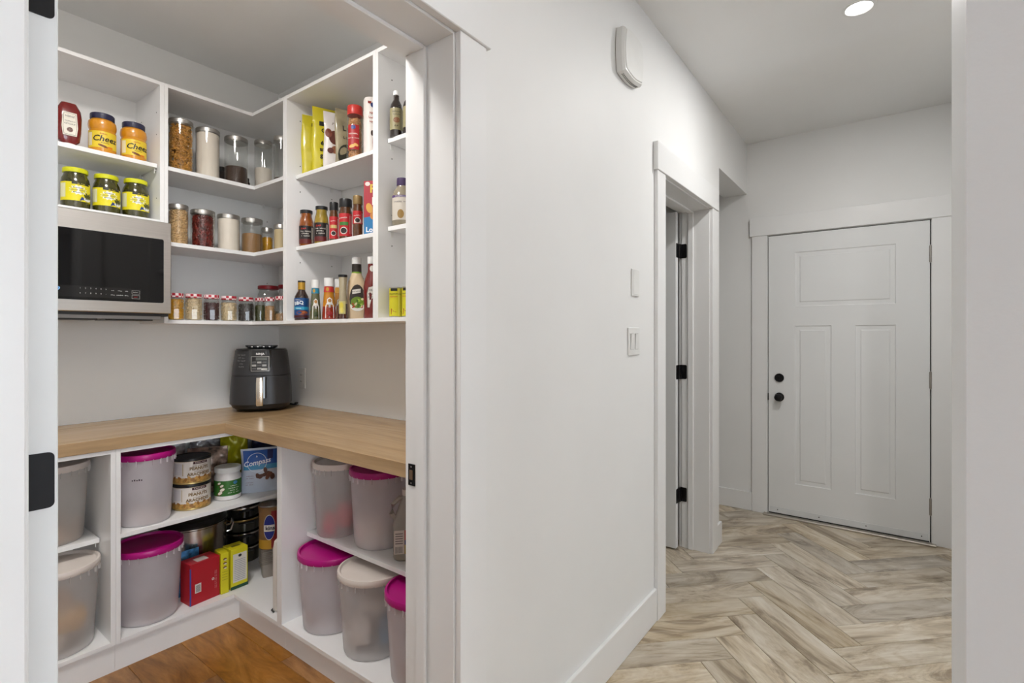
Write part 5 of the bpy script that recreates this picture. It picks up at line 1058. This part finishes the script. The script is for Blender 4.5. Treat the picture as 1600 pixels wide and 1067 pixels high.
# ---- corner base unit, deck
t, mp = carton('cereal_box', 'red carton with white barcode label standing on the deck', -1.640, 1.020, DK + .0005, .128, .085, .182, ink(176, 18, 36), math.atan2(1, 0) + .08)
p_rect(t, mp, -.0665, -.060, .002, .165, ink(60, 70, 150), 'stripe', e=.0006, n=1); lb = p_rect(t, mp, -.044, -.018, .050, .090, ink(226, 220, 214), 'barcode_label', e=.0008)
for k in range(8): p_rect(lb, mp, -.0405, -.0215, .055 + k * .0038, .0568 + k * .0038, ink(60, 70, 76), 'bar', e=.0012, n=1)
p_text(t, mp, 'o', .022, .033, .088, ink(226, 214, 210), fat=.0006)
for k in range(2): p_scrib(t, mp, 'keep in a cool dry place', .0065, .042 + k * .006, .082, ink(214, 150, 150), rot=PI / 2)
tp = bxo('top_label', ink(206, 196, 190), t, -.028, .022, -.03, .012, .182, .1826)
t, mp = carton('yellow_tea_box', 'narrow yellow carton face beside the red carton', -1.632, 1.1085, DK + .0005, .0345, .075, .188, ink(216, 206, 28), math.atan2(1, 0) - .06)
for k in range(3): p_ell(t, mp, 0, .160 - k * .019, .008, .005, ink(120, 84, 40), 'picture'); p_ell(t, mp, .002, .156 - k * .019, .006, .003, ink(226, 220, 200), 'picture', e=.0018)
for k in range(4): p_rect(t, mp, -.012, .012, .100 - k * .012, .1015 - k * .012, ink(140, 132, 30), 'fine_print', e=.0008, n=1)
t, mp = carton('yellow_tea_box', 'wider yellow carton with white nutrition panel and green base stripe', -1.636, 1.172, DK + .0005, .078, .080, .190, ink(216, 206, 28), math.atan2(1, 0) + .02)
p_rect(t, mp, -.0405, .0405, .001, .016, ink(20, 70, 50), 'stripe', e=.0006); lb = p_rect(t, mp, -.030, .034, .032, .165, ink(222, 218, 206), 'label', e=.0008); p_ell(lb, mp, .002, .154, .008, .007, ink(40, 44, 40), 'emblem')
for k in range(12): p_rect(lb, mp, -.024, .028, .040 + k * .0085, .0425 + k * .0085, ink(150, 150, 170), 'fine_print', e=.0012, n=2)
bxo('top_print', ink(120, 110, 24), t, -.02, .02, -.012, .006, .190, .1905)
t, mp = bag('napkin_pack', 'blue and white crinkled packet tucked behind the red carton', -1.722, .998, DK + .0005, .095, .205, .022, mat('blue_print_bag', rgb(70, 130, 180), .3, var=.7, scale=40), math.atan2(1, 0), 0, 41, False, 'packet')
# stock pot
t = put('stock_pot', 'stainless stock pot with black lid behind the red carton', 'pot', -1.882, 1.085, DK + .0005, 0)
STP = mat('pot_steel', (.55, .51, .47), .22, 1.0, var=.04); R_ = .145
lao('pot', STP, t, [(R_ * .95, 0), (R_ * .985, .006), (R_ * .985, .272), (R_ * 1.02, .277), (R_ * 1.02, .282), (R_ * .97, .283)], n=48)
lao('lid', BLACKP, t, [(R_ * .99, .2835), (R_ * 1.0, .290), (R_ * .9, .306), (R_ * .4, .318), (.001, .320)], n=48, cap1=False); lao('lid_knob', BLACKP, t, [(.010, .319), (.008, .328), (.020, .336), (.020, .344), (.001, .347)], n=20, cap1=False)
for s_ in (-1, 1):
    bm = NB(); x0 = s_ * R_ * .98; tube(bm, [(x0, -.045, .215), (x0 + s_ * .020, -.045, .220), (x0 + s_ * .030, -.035, .250), (x0 + s_ * .030, .035, .250), (x0 + s_ * .020, .045, .220), (x0, .045, .215)], .005, 8); obj('handle', bm, mat('bright_wire', (.75, .73, .70), .2, 1.0), t)
# nested dark pans
def pan(label, z, r, h, m, band):
    t = put('sauce_pan', label, 'pan', -1.905, 1.338, z, .2, 'nested dark pans')
    lao('bowl', m, t, [(r * .80, 0), (r * .92, .006), (r * .97, h - .006), (r, h - .003), (r, h), (r * .96, h), (r * .93, h - .006), (r * .78, .012), (.001, .011)], n=36, cap1=False)
    lao('rim', band, t, [(r * 1.004, h - .010), (r * 1.008, h - .006), (r * 1.004, h - .002)], n=36, cap0=False, cap1=False)
    bm = NB(); tube(bm, [(.4 * r, -r * .9, h - .02), (.2 * r, -r * 1.08, h - .014), (-.2 * r, -r * 1.08, h - .014), (-.4 * r, -r * .9, h - .02)], .005, 8); obj('handle', bm, BLACKP, t)
PANB = mat('dark_enamel', (.016, .015, .015), .12, .2, coat=.8); PANC = mat('smoked_glass', (.05, .045, .035), .08, .2, coat=.9)
pan('bottom dark pan of the stack with a steel rim', DK + .0005, .086, .085, PANC, STP); pan('second dark pan of the stack resting on the lowest', DK + .087, .087, .075, PANB, STP)
pan('third dark pan of the stack with a brassy rim', DK + .163, .086, .070, PANC, mat('brass_rim', (.42, .28, .10), .3, 1.0)); pan('topmost dark pan of the stack just below the shelf', DK + .234, .084, .060, PANB, STP)
# foil trays, tub of cocoa, white board, all beside the divider panel
t = put('foil_tray_stack', 'stack of ridged grey foil loaf trays on the deck', 'tray stack', -1.612, 1.335, DK + .0005, .15)
FO = mat('tray_grey', rgb(158, 150, 142), .4, .4, var=.06)
for k in range(9):
    bm = NB(); z0 = k * .009
    loft(bm, [rrect(.082, .060, .012, z0, 3), rrect(.098, .076, .014, z0 + .064, 3), rrect(.106, .084, .016, z0 + .066, 3), rrect(.106, .084, .016, z0 + .068, 3), rrect(.094, .072, .014, z0 + .068, 3), rrect(.080, .058, .012, z0 + .004, 3)]); obj('tray', bm, FO, t)
t = turned('baking_tin', 'brown paper tub with blue oval badge resting on the foil trays', 'tub', -1.612, 1.335, DK + .1415, [('tub', mat('brown_tub', rgb(146, 110, 72), .5, var=.25, scale=12), [(.050, 0), (.056, .004), (.056, .190), (.058, .194), (.058, .206), (.055, .208)]), ('lid', mat('clear_lid', rgb(176, 172, 170), .12, .5), [(.0545, .2082), (.054, .214), (.040, .2155), (.001, .2155)])], .1)
mp = m_cyl(.0565); p_rect(t, mp, -.005, .030, .010, .190, ink(146, 40, 44), 'stripe', e=.0006); p_rect(t, mp, .030, .075, .10, .190, ink(196, 172, 140), 'label', e=.0006); p_rect(t, mp, -.075, -.005, .006, .05, ink(196, 150, 50), 'label', e=.0006); lb = p_ell(t, mp, -.014, .112, .026, .062, ink(236, 232, 226), 'badge', e=.0012, n=28); p_ell(lb, mp, -.014, .112, .0245, .059, ink(34, 50, 140), 'badge_field', e=.0016, n=28); p_rect(lb, mp, -.037, .009, .092, .124, ink(238, 236, 230), 'band', e=.002); p_text(lb, mp, 'kins', .026, -.010, .108, ink(24, 30, 60), e=.0026, fat=.0008)
t = put('white_board', 'tall narrow white panel standing against the divider with a dark foot', 'panel', -1.262, 1.225, DK + .0005, .0)
t.rotation_euler = (0, 0, 0)
bm = NB(); loft(bm, [rrect(.030, .13, .010, .006, 4), rrect(.032, .13, .012, .27, 4), rrect(.030, .12, .012, .300, 4), rrect(.018, .10, .008, .310, 4)]); obj('board', bm, ink(222, 216, 208), t)
bm = NB(); tube(bm, [(-.017, -.03, .028), (-.018, -.05, .010), (-.012, -.068, .0045), (.010, -.070, .0045)], .0035, 6); obj('foot', bm, BLACKP, t)
